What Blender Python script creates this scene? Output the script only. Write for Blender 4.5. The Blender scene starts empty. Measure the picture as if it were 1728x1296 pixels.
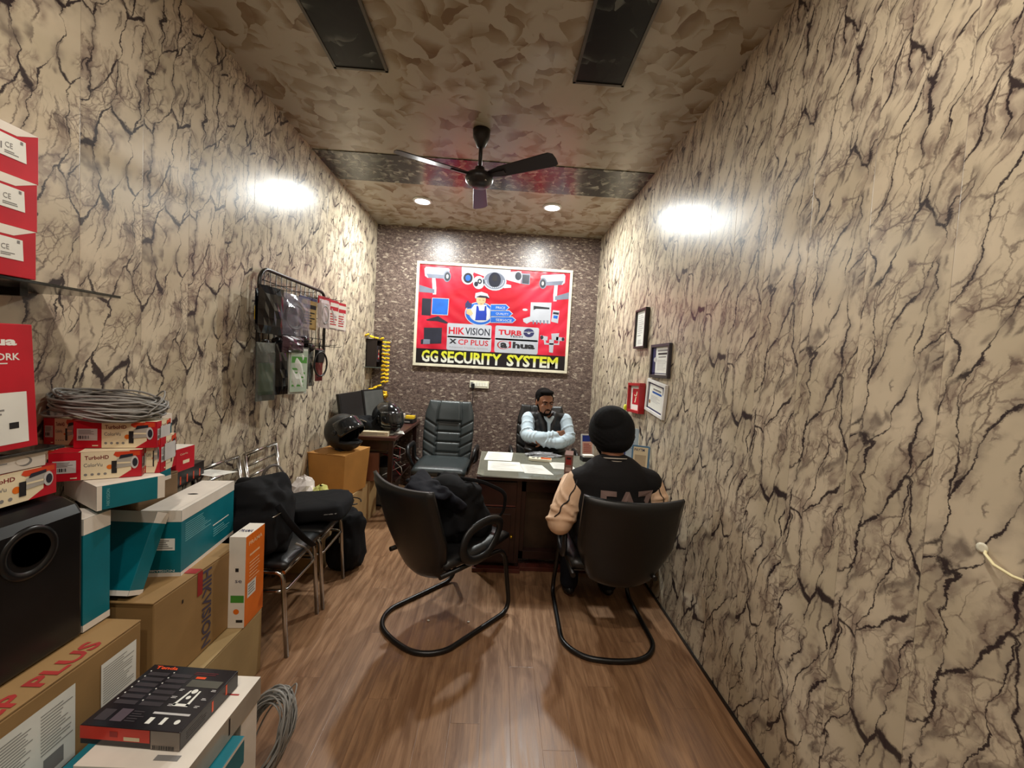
import bpy, bmesh, math, random, sys
sys.setrecursionlimit(20000)
from mathutils import Vector, Matrix, Euler, noise
R = math.radians
PI = math.pi
S = bpy.context.scene
col = S.collection
random.seed(7)

# ------------------------------------------------------------------ camera
cam_d = bpy.data.cameras.new('camera'); cam = bpy.data.objects.new('camera', cam_d); col.objects.link(cam)
cam_d.sensor_fit = 'HORIZONTAL'; cam_d.sensor_width = 36.0; cam_d.lens = 36.0 * 690.0 / 1728.0
cam_d.clip_start = 0.05
_r = Vector((0.998009, -0.030595, 0.055155)); _u = Vector((-0.053627, 0.048712, 0.997372)); _w = Vector((0.033201, 0.998344, -0.046974))
cam.matrix_world = Matrix(((_r.x, _u.x, -_w.x, 0), (_r.y, _u.y, -_w.y, 0), (_r.z, _u.z, -_w.z, 1.5), (0, 0, 0, 1)))
S.camera = cam

# ------------------------------------------------------------------ world, exposure
w = bpy.data.worlds.new('world'); S.world = w; w.use_nodes = True
w.node_tree.nodes['Background'].inputs[0].default_value = (.05, .055, .06, 1)
w.node_tree.nodes['Background'].inputs[1].default_value = .4
S.view_settings.view_transform = 'Standard'; S.view_settings.look = 'None'
S.view_settings.exposure = 0.20; S.view_settings.gamma = 1.0; S.view_settings.use_curve_mapping = False

# room numbers (metres): camera stands at x=0, y=0
XL, XR, YB, YF, H = -1.49, 1.117, 4.859, -1.3, 3.037
LIGHT_W = 38.0       # the two ceiling downlights by the end wall
FRONT_W = 14.0       # the downlights over the front of the shop

def area(name, loc, size, watt, color):
    d = bpy.data.lights.new(name, 'AREA'); d.shape = 'DISK'; d.size = size; d.energy = watt; d.color = color
    o = bpy.data.objects.new(name, d); col.objects.link(o); o.location = loc
    return o
for i, (lx, ly) in enumerate(((-.827, 4.06), (.426, 4.0))):
    area('downlight_lamp', (lx, ly, H - .022), .13, LIGHT_W, (.97, 1, .96))
for lx, ly in ((-.75, .75), (.42, .75), (-.2, -.6)):
    area('downlight_lamp', (lx, ly, H - .022), .10, FRONT_W, (1, .91, .80))

# ------------------------------------------------------------------ materials
def srgb(c):
    return tuple((x / 255 / 12.92 if x / 255 <= .04045 else ((x / 255 + .055) / 1.055) ** 2.4) for x in c) + (1,)
MATS = {}
class NT:
    def __init__(s, name):
        s.m = bpy.data.materials.new(name); s.m.use_nodes = True; s.t = s.m.node_tree
        s.b = s.t.nodes['Principled BSDF']
    def n(s, typ, ins=None, **at):
        nd = s.t.nodes.new(typ)
        for k, v in at.items(): setattr(nd, k, v)
        for k, v in (ins or {}).items(): s.put(nd.inputs[k], v)
        return nd
    def put(s, sock, v):
        if isinstance(v, bpy.types.NodeSocket): s.t.links.new(v, sock)
        elif isinstance(v, bpy.types.Node): s.t.links.new(v.outputs[0], sock)
        else: sock.default_value = v
    def math(s, op, a, b=0.0, c=0.0):
        return s.n('ShaderNodeMath', {0: a, 1: b, 2: c}, operation=op).outputs[0]
    def mix(s, f, a, b):
        nd = s.n('ShaderNodeMix', None, data_type='RGBA')
        s.put(nd.inputs[0], f); s.put(nd.inputs[6], a); s.put(nd.inputs[7], b)
        return nd.outputs[2]
    def ramp(s, f, lo, hi, a=0.0, b=1.0):
        nd = s.n('ShaderNodeMapRange', {0: f, 1: lo, 2: hi, 3: a, 4: b}); nd.clamp = True
        nd.interpolation_type = 'SMOOTHSTEP'
        return nd.outputs[0]
    def noise(s, vec, scale, detail=3, rough=.5, dist=0.0, out=0):
        return s.n('ShaderNodeTexNoise', {'Vector': vec, 'Scale': scale, 'Detail': detail, 'Roughness': rough, 'Distortion': dist}).outputs[out]
    def comb(s, x, y, z=0.0):
        return s.n('ShaderNodeCombineXYZ', {0: x, 1: y, 2: z}).outputs[0]
    def vadd(s, a, b): return s.n('ShaderNodeVectorMath', {0: a, 1: b}, operation='ADD').outputs[0]
    def vscale(s, a, k):
        nd = s.n('ShaderNodeVectorMath', {0: a}, operation='SCALE'); nd.inputs['Scale'].default_value = k
        return nd.outputs[0]
    def bump(s, h, strength, dist=.01):
        b = s.n('ShaderNodeBump', {'Height': h, 'Strength': strength, 'Distance': dist}); s.t.links.new(b.outputs[0], s.b.inputs['Normal'])

def mat(name, c, rough=.5, metal=0.0, var=.06, vscale=8, bump=0, bscale=60, kind='noise', spec=.5, coat=0, trans=0, alpha=1):
    if name in MATS: return MATS[name]
    a = NT(name); tc = a.n('ShaderNodeTexCoord').outputs['Object']
    cc = srgb(c)
    f = a.noise(tc, vscale, 3)
    dark = tuple(x * (1 - var * 2) for x in cc[:3]) + (1,); lite = tuple(min(1, x * (1 + var * 2)) for x in cc[:3]) + (1,)
    a.put(a.b.inputs['Base Color'], a.mix(a.ramp(f, .3, .7), dark, lite))
    a.b.inputs['Roughness'].default_value = rough; a.b.inputs['Metallic'].default_value = metal
    a.b.inputs['Specular IOR Level'].default_value = spec
    if coat: a.b.inputs['Coat Weight'].default_value = coat; a.b.inputs['Coat Roughness'].default_value = .15
    if trans: a.b.inputs['Transmission Weight'].default_value = trans
    if alpha < 1: a.b.inputs['Alpha'].default_value = alpha
    if bump:
        if kind == 'leather': h = a.n('ShaderNodeTexVoronoi', {'Vector': tc, 'Scale': bscale}, feature='DISTANCE_TO_EDGE').outputs['Distance']
        elif kind == 'weave':
            x = a.n('ShaderNodeTexWave', {'Vector': tc, 'Scale': bscale}).outputs[1]; y = a.n('ShaderNodeTexWave', {'Vector': tc, 'Scale': bscale}, bands_direction='Z').outputs[1]
            h = a.math('ADD', x, y)
        else: h = a.noise(tc, bscale, 4)
        a.bump(h, bump, .004)
    MATS[name] = a.m
    return a.m

def wall_mat(name, axis, flip):
    """Printed PVC panels 25 cm wide: cream ground, dark slanting veins, brown smudges; each panel repeats its neighbour shifted down."""
    a = NT(name); tc = a.n('ShaderNodeTexCoord').outputs['Object']
    sx = a.n('ShaderNodeSeparateXYZ', {0: tc}); u = sx.outputs[axis]; v = sx.outputs[2]
    if flip: u = a.math('MULTIPLY', u, -1.0)
    PW = .25
    idx = a.math('FLOOR', a.math('DIVIDE', u, PW))
    ul = a.math('SUBTRACT', u, a.math('MULTIPLY', idx, PW))
    vl = a.math('ADD', v, a.math('MULTIPLY', idx, .27))
    shear = a.math('ADD', ul, a.math('MULTIPLY', vl, -.24))
    base = a.comb(shear, vl, 0.0)
    d1 = a.vscale(a.vadd(a.noise(base, 4.5, 2, out=1), (-.5, -.5, -.5)), .15)
    d2 = a.vscale(a.vadd(a.noise(base, 20, 4, .7, out=1), (-.5, -.5, -.5)), .042)
    p = a.vadd(a.vadd(base, d1), d2)
    sp = a.n('ShaderNodeSeparateXYZ', {0: p})
    def stretch(k, ox=0.0, oy=0.0): return a.comb(a.math('ADD', sp.outputs[0], ox), a.math('ADD', a.math('MULTIPLY', sp.outputs[1], k), oy), 0.0)
    def edge(vec, sc, rnd=1.0):
        return a.n('ShaderNodeTexVoronoi', {'Vector': vec, 'Scale': sc, 'Randomness': rnd}, feature='DISTANCE_TO_EDGE', voronoi_dimensions='2D').outputs['Distance']
    e1 = edge(stretch(.26), 10.5); e2 = edge(stretch(.50, 3.1, 1.7), 20.0); e3 = edge(stretch(.12, 7.0, 2.0), 15.0); e4 = edge(stretch(.8, 1.0, 5.0), 34.0)
    n1 = a.noise(base, 7.5, 2); n2 = a.noise(a.vadd(base, (5, 2, 0)), 6, 3, .6); n3 = a.noise(a.vadd(base, (9, 4, 0)), 4.5, 2); n4 = a.noise(a.vadd(base, (2, 8, 0)), 11, 2)
    w1 = a.ramp(n1, .38, .70, .0, .030)
    v1 = a.math('MULTIPLY', a.ramp(a.math('SUBTRACT', e1, w1), -.004, .024, 1, 0), a.ramp(n1, .31, .45, .18, 1))
    m2 = a.ramp(n2, .44, .56)
    v2 = a.math('MULTIPLY', a.ramp(e2, .0, .060, 1, 0), m2)
    v3 = a.math('MULTIPLY', a.ramp(e3, .0, .075, 1, 0), a.ramp(n4, .44, .56))
    v4 = a.math('MULTIPLY', a.ramp(e4, .0, .12, 1, 0), a.math('MULTIPLY', m2, a.ramp(n3, .46, .58)))
    halo = a.math('MULTIPLY', a.ramp(e1, 0.0, .26, 1, 0), a.ramp(n4, .40, .62))
    smud = a.math('MULTIPLY', a.ramp(a.noise(a.comb(a.math('MULTIPLY', sp.outputs[0], 2.6), sp.outputs[1], 0.0), 6, 5, .65), .46, .62), a.ramp(n2, .40, .56))
    grain = a.noise(base, 3.0, 2)
    cream = a.mix(a.ramp(grain, .3, .7), srgb((208, 194, 170)), srgb((186, 173, 148)))
    c = a.mix(a.math('MULTIPLY', halo, .55), cream, srgb((122, 110, 100)))
    c = a.mix(a.math('MULTIPLY', smud, .62), c, srgb((112, 92, 84)))
    c = a.mix(a.math('MULTIPLY', v4, .55), c, srgb((88, 66, 62)))
    c = a.mix(a.math('MULTIPLY', v3, .66), c, srgb((76, 62, 60)))
    c = a.mix(a.math('MULTIPLY', v2, .66), c, srgb((74, 56, 54)))
    c = a.mix(a.math('MULTIPLY', v1, .96), c, srgb((44, 34, 38)))
    joint = a.ramp(a.math('MINIMUM', ul, a.math('SUBTRACT', PW, ul)), 0.0, .0018, 1, 0)
    c = a.mix(a.math('MULTIPLY', joint, .4), c, srgb((110, 98, 86)))
    a.put(a.b.inputs['Base Color'], c)
    a.put(a.b.inputs['Roughness'], a.ramp(a.noise(tc, 2.0, 2), .3, .7, .28, .38))
    a.b.inputs['Specular IOR Level'].default_value = .32
    a.bump(a.math('ADD', a.math('MULTIPLY', joint, -1.0), a.math('MULTIPLY', a.noise(a.comb(u, a.math('MULTIPLY', v, .2), 0.0), 9, 1), .5)), .25, .003)
    return a.m

def stone_mat():
    a = NT('dark_stone_chip_wallpaper'); tc = a.n('ShaderNodeTexCoord').outputs['Object']
    sx = a.n('ShaderNodeSeparateXYZ', {0: tc})
    p = a.comb(sx.outputs[0], a.math('MULTIPLY', sx.outputs[2], 2.0), 0.0)
    p = a.vadd(p, a.vscale(a.vadd(a.noise(p, 14, 3, out=1), (-.5, -.5, -.5)), .07))
    vo = a.n('ShaderNodeTexVoronoi', {'Vector': p, 'Scale': 36.0}, voronoi_dimensions='2D')
    ed = a.n('ShaderNodeTexVoronoi', {'Vector': p, 'Scale': 36.0}, voronoi_dimensions='2D', feature='DISTANCE_TO_EDGE').outputs['Distance']
    rnd = a.n('ShaderNodeSeparateColor', {0: vo.outputs['Color']}).outputs[0]
    n = a.noise(p, 45, 4, .65)
    c = a.mix(rnd, srgb((88, 72, 68)), srgb((136, 118, 108)))
    c = a.mix(a.math('MULTIPLY', a.ramp(n, .52, .70), .6), c, srgb((180, 162, 146)))
    c = a.mix(a.math('MULTIPLY', a.ramp(a.noise(p, 24, 4, .7), .54, .64), .75), c, srgb((54, 42, 42)))
    c = a.mix(a.ramp(ed, .0, .12, .8, 0), c, srgb((62, 48, 48)))
    c = a.mix(a.math('MULTIPLY', a.ramp(rnd, .90, .95), .6), c, srgb((190, 176, 158)))
    a.put(a.b.inputs['Base Color'], c); a.b.inputs['Roughness'].default_value = .34
    a.bump(ed, .2, .004)
    return a.m

def swirl_mat(name, c0, c1, c2, sc=1.0, rough=.3, amt=1.0, facet=True):
    """leafy overlapping facets, each shaded from pale to brown in its own direction"""
    a = NT(name); tc = a.n('ShaderNodeTexCoord').outputs['Object']
    p = a.n('ShaderNodeMapping', {'Vector': tc, 'Scale': (sc, sc, 0)}).outputs[0]
    q = a.vadd(p, a.vscale(a.vadd(a.noise(p, 5, 2, out=1), (-.5, -.5, -.5)), .16))
    def layer(vec, scale, k):
        vec = a.vadd(vec, a.vscale(a.vadd(a.noise(vec, 16, 2, out=1), (-.5, -.5, -.5)), .05))
        vo = a.n('ShaderNodeTexVoronoi', {'Vector': vec, 'Scale': scale}, voronoi_dimensions='2D')
        loc = a.n('ShaderNodeVectorMath', {0: vec, 1: vo.outputs['Position']}, operation='SUBTRACT').outputs[0]
        dr = a.vadd(vo.outputs['Color'], (-.5, -.5, -.5))
        loc = a.n('ShaderNodeVectorMath', {0: loc, 1: (1, 1, 0)}, operation='MULTIPLY').outputs[0]
        dt = a.n('ShaderNodeVectorMath', {0: loc, 1: dr}, operation='DOT_PRODUCT').outputs['Value']
        return a.math('MULTIPLY', dt, scale * k)
    g1 = layer(q, 7.5, 3.6); g2 = layer(a.vadd(q, (4.2, 1.3, 0)), 12.0, 3.0)
    g = a.math('ADD', a.math('ADD', g1, a.math('MULTIPLY', g2, .7)), a.math('MULTIPLY', a.noise(p, 3, 2), .9))
    c = a.mix(a.math('MULTIPLY', a.ramp(g, .0, .85), amt), c0, c1)
    c = a.mix(a.math('MULTIPLY', a.ramp(g, .75, 1.45), .85 * amt), c, c2)
    a.put(a.b.inputs['Base Color'], c); a.b.inputs['Roughness'].default_value = rough
    return a.m

def floor_mat():
    a = NT('brown_wood_laminate'); tc = a.n('ShaderNodeTexCoord').outputs['Object']
    sx = a.n('ShaderNodeSeparateXYZ', {0: tc}); u = sx.outputs[0]; v = sx.outputs[1]
    PW = .125
    row = a.math('FLOOR', a.math('DIVIDE', u, PW)); fu = a.math('FRACT', a.math('DIVIDE', u, PW))
    vs = a.math('DIVIDE', a.math('ADD', v, a.math('MULTIPLY', row, .437)), 1.2)
    colr = a.math('FLOOR', vs); fv = a.math('FRACT', vs)
    wn = a.n('ShaderNodeTexWhiteNoise', {'Vector': a.comb(row, colr, 0.0)}, noise_dimensions='3D').outputs['Value']
    g = a.comb(a.math('ADD', a.math('MULTIPLY', u, 14.0), a.math('MULTIPLY', wn, 30.0)), a.math('MULTIPLY', v, 1.4), 0.0)
    g = a.vadd(g, a.vscale(a.noise(a.comb(a.math('MULTIPLY', u, 4.0), v, 0.0), 2, 2, out=1), .9))
    n = a.noise(g, 2.2, 5, .62); fine = a.noise(a.comb(a.math('MULTIPLY', u, 160.0), a.math('MULTIPLY', v, 5.0), 0.0), 1.0, 3)
    c = a.mix(a.ramp(n, .30, .70), srgb((116, 84, 60)), srgb((166, 128, 94)))
    c = a.mix(a.math('MULTIPLY', a.ramp(fine, .45, .7), .35), c, srgb((100, 64, 42)))
    c = a.mix(a.math('MULTIPLY', wn, .35), c, srgb((130, 98, 72)))
    j = a.math('MAXIMUM', a.ramp(a.math('MINIMUM', fu, a.math('SUBTRACT', 1.0, fu)), 0, .014, 1, 0), a.ramp(a.math('MINIMUM', fv, a.math('SUBTRACT', 1.0, fv)), 0, .0018, 1, 0))
    c = a.mix(a.math('MULTIPLY', j, .35), c, srgb((60, 38, 26)))
    a.put(a.b.inputs['Base Color'], c); a.put(a.b.inputs['Roughness'], a.ramp(n, .3, .7, .30, .42))
    a.bump(a.math('ADD', a.math('MULTIPLY', j, -1), a.math('MULTIPLY', fine, .2)), .15, .002)
    return a.m

def banner_mat():
    a = NT('creased_red_flex_print'); tc = a.n('ShaderNodeTexCoord').outputs['Object']
    n = a.noise(tc, 2.2, 3, dist=.6)
    a.put(a.b.inputs['Base Color'], a.mix(a.ramp(n, .35, .68), srgb((168, 18, 36)), srgb((204, 40, 64))))
    a.b.inputs['Roughness'].default_value = .32
    sx = a.n('ShaderNodeSeparateXYZ', {0: tc})
    r = a.n('ShaderNodeVectorMath', {0: a.vadd(tc, (-.95, 0, -1.35))}, operation='LENGTH').outputs['Value']
    wv = a.math('SINE', a.math('ADD', a.math('MULTIPLY', r, 46.0), a.math('MULTIPLY', n, 9.0)))
    a.bump(wv, .35, .004)
    return a.m

def title_mat():
    a = NT('yellow_to_white_print'); tc = a.n('ShaderNodeTexCoord').outputs['Object']
    z = a.n('ShaderNodeSeparateXYZ', {0: tc}).outputs[2]
    c = a.mix(a.ramp(z, .085, .135), srgb((216, 216, 206)), srgb((206, 206, 50)))
    a.put(a.b.inputs['Base Color'], c); a.b.inputs['Roughness'].default_value = .4
    return a.m

def emis(name, c, st):
    a = NT(name); a.b.inputs['Base Color'].default_value = c; a.b.inputs['Emission Color'].default_value = c; a.b.inputs['Emission Strength'].default_value = st
    return a.m

def card_mat(name, c, sc=1.0):
    if name in MATS: return MATS[name]
    a = NT(name); tc = a.n('ShaderNodeTexCoord').outputs['Object']
    cc = srgb(c); f = a.noise(tc, 5 * sc, 4); st = a.noise(a.n('ShaderNodeMapping', {'Vector': tc, 'Scale': (1, 1, 30)}).outputs[0], 8, 2)
    k = a.mix(a.ramp(f, .3, .75), tuple(x * .82 for x in cc[:3]) + (1,), cc)
    k = a.mix(a.math('MULTIPLY', a.ramp(st, .5, .7), .12), k, tuple(x * .6 for x in cc[:3]) + (1,))
    a.put(a.b.inputs['Base Color'], k); a.b.inputs['Roughness'].default_value = .62
    a.bump(f, .15, .006)
    MATS[name] = a.m
    return a.m

BLACK = mat('black_plastic', (22, 22, 24), .38, bump=.05, bscale=200)
BLACKM = mat('black_powder_coated_steel', (16, 15, 16), .34)
LEATH = mat('black_leatherette', (22, 22, 23), .36, bump=.12, bscale=190, kind='leather')
LEATHG = mat('dark_grey_leatherette', (50, 56, 57), .36, bump=.12, bscale=170, kind='leather')
CHROME = mat('chrome', (190, 188, 184), .18, 1.0, .02)
FABB = mat('black_fabric', (15, 15, 18), .85, bump=.3, bscale=260, kind='weave', spec=.25)
FABN = mat('navy_fabric', (18, 19, 28), .85, bump=.3, bscale=200, spec=.25)
WHITE = mat('white_card', (226, 218, 206), .55, var=.03)
PAPER = mat('white_paper', (228, 228, 220), .7, var=.03)
CREAM = mat('cream_card', (232, 218, 184), .5, var=.03)
RED = mat('red_card', (186, 16, 36), .42, var=.05)
ORG = mat('orange_card', (226, 112, 24), .45, var=.04)
ORGR = mat('orange_red_print', (206, 66, 30), .45)
TEAL = mat('teal_card', (0, 108, 122), .42, var=.05)
INK = mat('black_ink', (28, 26, 30), .5)
NAVY = mat('navy_ink', (40, 40, 84), .5)
GREYP = mat('grey_print', (130, 128, 126), .5)
LGREY = mat('light_grey_print', (196, 194, 192), .5)
REDINK = mat('red_ink', (160, 44, 40), .6)
SILV = mat('silver_print', (182, 178, 170), .35, .2)
BLUE = mat('blue_print', (26, 90, 178), .4)
DBLUE = mat('deep_blue_print', (24, 52, 150), .4)
YEL = mat('yellow_print', (230, 190, 40), .5)
GREENP = mat('green_print', (70, 140, 50), .5)
KRAFT = card_mat('brown_kraft_card', (158, 124, 78))
KRAFT2 = card_mat('orange_kraft_card', (190, 134, 66))
KRAFT3 = card_mat('pale_kraft_card', (176, 150, 104))
WOODD = mat('dark_mahogany_laminate', (46, 24, 20), .3, var=.15, vscale=6)
WOODT = mat('reddish_brown_table_top', (74, 44, 38), .3, var=.1)
CLEAR = mat('clear_plastic_film', (214, 214, 220), .12, var=.02, alpha=.38)
GLASST = mat('green_tinted_desk_glass', (172, 172, 156), .06, var=.02, alpha=.45)
SKIN = mat('brown_skin', (150, 102, 76), .5, var=.05, bump=.05)
SKIN2 = mat('warm_brown_skin', (150, 98, 70), .5, var=.05, bump=.05)
HAIR = mat('black_hair', (13, 10, 9), .9, bump=.3, bscale=160, spec=.12)
CABLE = mat('grey_cable_jacket', (136, 134, 130), .45, var=.08, vscale=3)
GOLDY = mat('yellow_marigold', (240, 190, 20), .7, var=.12, vscale=60)
BRASS = mat('brass', (200, 160, 50), .25, .9)
IVORY = mat('ivory_plastic', (226, 222, 200), .4, var=.02)

# ------------------------------------------------------------------ mesh builder
class MB:
    def __init__(s): s.v = []; s.f = []; s.m = []; s.sm = []; s.mats = []; s.T = Matrix.Identity(4)
    def mi(s, m):
        if m not in s.mats: s.mats.append(m)
        return s.mats.index(m)
    def add(s, vs, fs, m, smooth=False):
        o = len(s.v); s.v += [tuple(s.T @ Vector(p)) for p in vs]; k = s.mi(m)
        for f in fs: s.f.append([i + o for i in f]); s.m.append(k); s.sm.append(smooth)
        return s
    def box(s, x0, x1, y0, y1, z0, z1, m):
        return s.hexa([(x0, y0, z0), (x1, y0, z0), (x1, y1, z0), (x0, y1, z0), (x0, y0, z1), (x1, y0, z1), (x1, y1, z1), (x0, y1, z1)], m)
    def hexa(s, p, m):
        return s.add(p, [(0, 3, 2, 1), (4, 5, 6, 7), (0, 1, 5, 4), (1, 2, 6, 5), (2, 3, 7, 6), (3, 0, 4, 7)], m)
    def prism(s, pts, h, m, base=0.0):          # polygon in xy, extruded along z
        n = len(pts)
        vs = [(x, y, base) for x, y in pts] + [(x, y, base + h) for x, y in pts]
        return s.add(vs, [tuple(range(n))[::-1], tuple(range(n, 2 * n))] + [(i, (i + 1) % n, n + (i + 1) % n, n + i) for i in range(n)], m)
    def poly(s, pts, m): return s.add(pts, [tuple(range(len(pts)))], m)
    def tube(s, path, r, m, n=10, closed=False, cap=True, flat=1.0):
        P = [Vector(p) for p in path]; L = len(P); rr = r if isinstance(r, (list, tuple)) else [r] * L
        tan = []
        for i in range(L):
            a = P[(i - 1) % L] if (closed or i > 0) else P[i]; b = P[(i + 1) % L] if (closed or i < L - 1) else P[i]
            t = (b - a); tan.append(t.normalized() if t.length > 1e-9 else Vector((0, 0, 1)))
        up = Vector((0, 0, 1)) if abs(tan[0].z) < .9 else Vector((1, 0, 0))
        nrm = (up - tan[0] * up.dot(tan[0])).normalized(); vs = []
        for i in range(L):
            nrm = (nrm - tan[i] * nrm.dot(tan[i])); nrm = nrm.normalized() if nrm.length > 1e-6 else tan[i].orthogonal().normalized()
            bi = tan[i].cross(nrm)
            for k in range(n):
                an = 2 * PI * k / n; vs.append(P[i] + nrm * math.cos(an) * rr[i] + bi * math.sin(an) * rr[i] * flat)
        fs = []
        for i in range(L if closed else L - 1):
            j = (i + 1) % L
            for k in range(n): fs.append((i * n + k, i * n + (k + 1) % n, j * n + (k + 1) % n, j * n + k))
        s.add(vs, fs, m, True)
        if cap and not closed:
            o = len(s.v) - len(vs)
            s.f += [[o + k for k in range(n)][::-1], [o + (L - 1) * n + k for k in range(n)]]; s.m += [s.mi(m)] * 2; s.sm += [False] * 2
        return s
    def lathe(s, prof, m, n=24, smooth=True):   # (r, z) about z
        vs = []; fs = []
        for r, z in prof:
            for k in range(n): a = 2 * PI * k / n; vs.append((r * math.cos(a), r * math.sin(a), z))
        for i in range(len(prof) - 1):
            for k in range(n): fs.append((i * n + k, i * n + (k + 1) % n, (i + 1) * n + (k + 1) % n, (i + 1) * n + k))
        if prof[0][0] > 1e-6: fs.append(tuple(range(n))[::-1])
        if prof[-1][0] > 1e-6: fs.append(tuple(range((len(prof) - 1) * n, len(prof) * n)))
        return s.add(vs, fs, m, smooth)
    def ell(s, c, r, m, rot=(0, 0, 0), nu=20, nv=12):
        E_ = Euler(rot).to_matrix(); vs = [Vector(c) + E_ @ Vector((0, 0, -r[2]))]
        for i in range(1, nv):
            b = -PI / 2 + PI * i / nv
            for k in range(nu):
                a = 2 * PI * k / nu; vs.append(Vector(c) + E_ @ Vector((r[0] * math.cos(b) * math.cos(a), r[1] * math.cos(b) * math.sin(a), r[2] * math.sin(b))))
        vs.append(Vector(c) + E_ @ Vector((0, 0, r[2]))); fs = []
        for k in range(nu): fs.append((0, 1 + (k + 1) % nu, 1 + k))
        for i in range(nv - 2):
            for k in range(nu):
                a = 1 + i * nu; fs.append((a + k, a + (k + 1) % nu, a + nu + (k + 1) % nu, a + nu + k))
        a = 1 + (nv - 2) * nu
        for k in range(nu): fs.append((a + k, a + (k + 1) % nu, len(vs) - 1))
        return s.add(vs, fs, m, True)
    def limb(s, pts, m, n=14):                  # [(point, radius)...] rounded chain: body limbs, straps
        for (p, r) in pts: s.ell(p, (r, r, r), m, nu=n, nv=8)
        for (p, r), (q, t) in zip(pts, pts[1:]): s.tube([p, q], [r, t], m, n)
        return s
    def text(s, txt, O, U, V, w_, h_, m, bold=0.0, ext=0.0):
        """fit txt in a w x h box, lower-left corner at O, along U, up V"""
        c = bpy.data.curves.new('t', 'FONT'); c.body = txt; c.offset = bold; c.resolution_u = 2; c.extrude = ext
        o = bpy.data.objects.new('t', c); col.objects.link(o)
        me = bpy.data.meshes.new_from_object(o.evaluated_get(bpy.context.evaluated_depsgraph_get()))
        xs = [q.co.x for q in me.vertices]; ys = [q.co.y for q in me.vertices]
        if xs:
            x0, x1, y0, y1 = min(xs), max(xs), min(ys), max(ys); U = Vector(U).normalized(); V = Vector(V).normalized(); Nn = U.cross(V)
            s.add([Vector(O) + U * ((q.co.x - x0) / (x1 - x0) * w_) + V * ((q.co.y - y0) / (y1 - y0) * h_) + Nn * q.co.z for q in me.vertices], [tuple(p.vertices) for p in me.polygons], m)
        bpy.data.objects.remove(o); bpy.data.curves.remove(c); bpy.data.meshes.remove(me)
        return s
    def build_pieces(s, name, parent):
        """one object for each far-apart piece of a flat print"""
        par = list(range(len(s.f))); find = lambda i: i if par[i] == i else find(par[i])
        bb = []
        for f in s.f:
            P = [s.v[i] for i in f]; bb.append(([min(p[k] for p in P) for k in range(3)], [max(p[k] for p in P) for k in range(3)]))
        sz = [max(h[k] - l[k] for k in range(3)) for l, h in bb]
        for i in range(len(bb)):
            for j in range(i):
                g = math.sqrt(sum(max(0, bb[i][0][k] - bb[j][1][k], bb[j][0][k] - bb[i][1][k]) ** 2 for k in range(3)))
                if g <= max(.019, .48 * max(sz[i], sz[j])):
                    a_, b_ = find(i), find(j)
                    if a_ != b_: par[a_] = b_
        for r_ in dict.fromkeys(find(i) for i in range(len(s.f))):
            o = MB()
            for i, f in enumerate(s.f):
                if find(i) == r_: o.add([s.v[q] for q in f], [tuple(range(len(f)))], s.mats[s.m[i]])
            o.build(name, parent)
    def build(s, name, parent=None, bevel=0, seg=2, remesh=0, smooth=0, sub=0, solid=0, shade=None):
        me = bpy.data.meshes.new(name); me.from_pydata(s.v, [], s.f)
        for m in s.mats: me.materials.append(m)
        me.polygons.foreach_set('material_index', s.m); me.polygons.foreach_set('use_smooth', [shade if shade is not None else x for x in s.sm]); me.update()
        o = bpy.data.objects.new(name, me); col.objects.link(o)
        if parent: o.parent = parent
        if remesh:
            md = o.modifiers.new('r', 'REMESH'); md.mode = 'VOXEL'; md.voxel_size = remesh; md.use_smooth_shade = True
        if smooth:
            md = o.modifiers.new('s', 'SMOOTH'); md.iterations = smooth; md.factor = .5
        if solid:
            md = o.modifiers.new('t', 'SOLIDIFY'); md.thickness = solid; md.offset = 0
        if bevel:
            md = o.modifiers.new('b', 'BEVEL'); md.width = bevel; md.segments = seg; md.limit_method = 'ANGLE'; md.angle_limit = R(40)
            md.harden_normals = False
        if sub:
            md = o.modifiers.new('u', 'SUBSURF'); md.levels = sub; md.render_levels = sub
        return o

def superbox(mb, c, r, m, e=.45, n=26, rot=(0, 0, 0), amp=.0, seed=0.0, top=1.0):
    """soft rounded box with cloth sag; top < 1 narrows it upwards"""
    E_ = Euler(rot).to_matrix(); vs = []; fs = []; nv = n // 2
    f = lambda v: math.copysign(abs(v) ** e, v)
    for i in range(nv + 1):
        b = -PI / 2 + PI * i / nv
        for k in range(n):
            a = 2 * PI * k / n; x, y, z = f(math.cos(b)) * f(math.cos(a)), f(math.cos(b)) * f(math.sin(a)), f(math.sin(b))
            g = 1 - (1 - top) * (z + 1) / 2; p = Vector((x * r[0] * g, y * r[1] * g, z * r[2]))
            if amp: p *= 1 + amp * noise.noise(p * 11 + Vector((seed, 0, 0))) + amp * .5 * noise.noise(p * 27 + Vector((0, seed, 0)))
            vs.append(Vector(c) + E_ @ p)
    for i in range(nv):
        for k in range(n): fs.append((i * n + k, i * n + (k + 1) % n, (i + 1) * n + (k + 1) % n, (i + 1) * n + k))
    return mb.add(vs, fs, m, True)
def thing(name, label, cat, loc=(0, 0, 0), rot=0, group=None):
    o = bpy.data.objects.new(name, None); col.objects.link(o); o.location = loc
    o.rotation_euler = rot if isinstance(rot, tuple) else (0, 0, rot); o.empty_display_size = .1
    o['label'] = label; o['category'] = cat
    if group: o['group'] = group
    return o
def tag(o, label, cat, group=None):
    o['label'] = label; o['category'] = cat
    if group: o['group'] = group
    return o
def struct(name, mb, **k):
    o = mb.build(name, **k); o['kind'] = 'structure'; return o
def arc(c, r, a0, a1, n, ax=0, ay=1):
    out = []
    for i in range(n + 1):
        a = a0 + (a1 - a0) * i / n; p = list(c); p[ax] += r * math.cos(a); p[ay] += r * math.sin(a); out.append(tuple(p))
    return out
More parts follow.
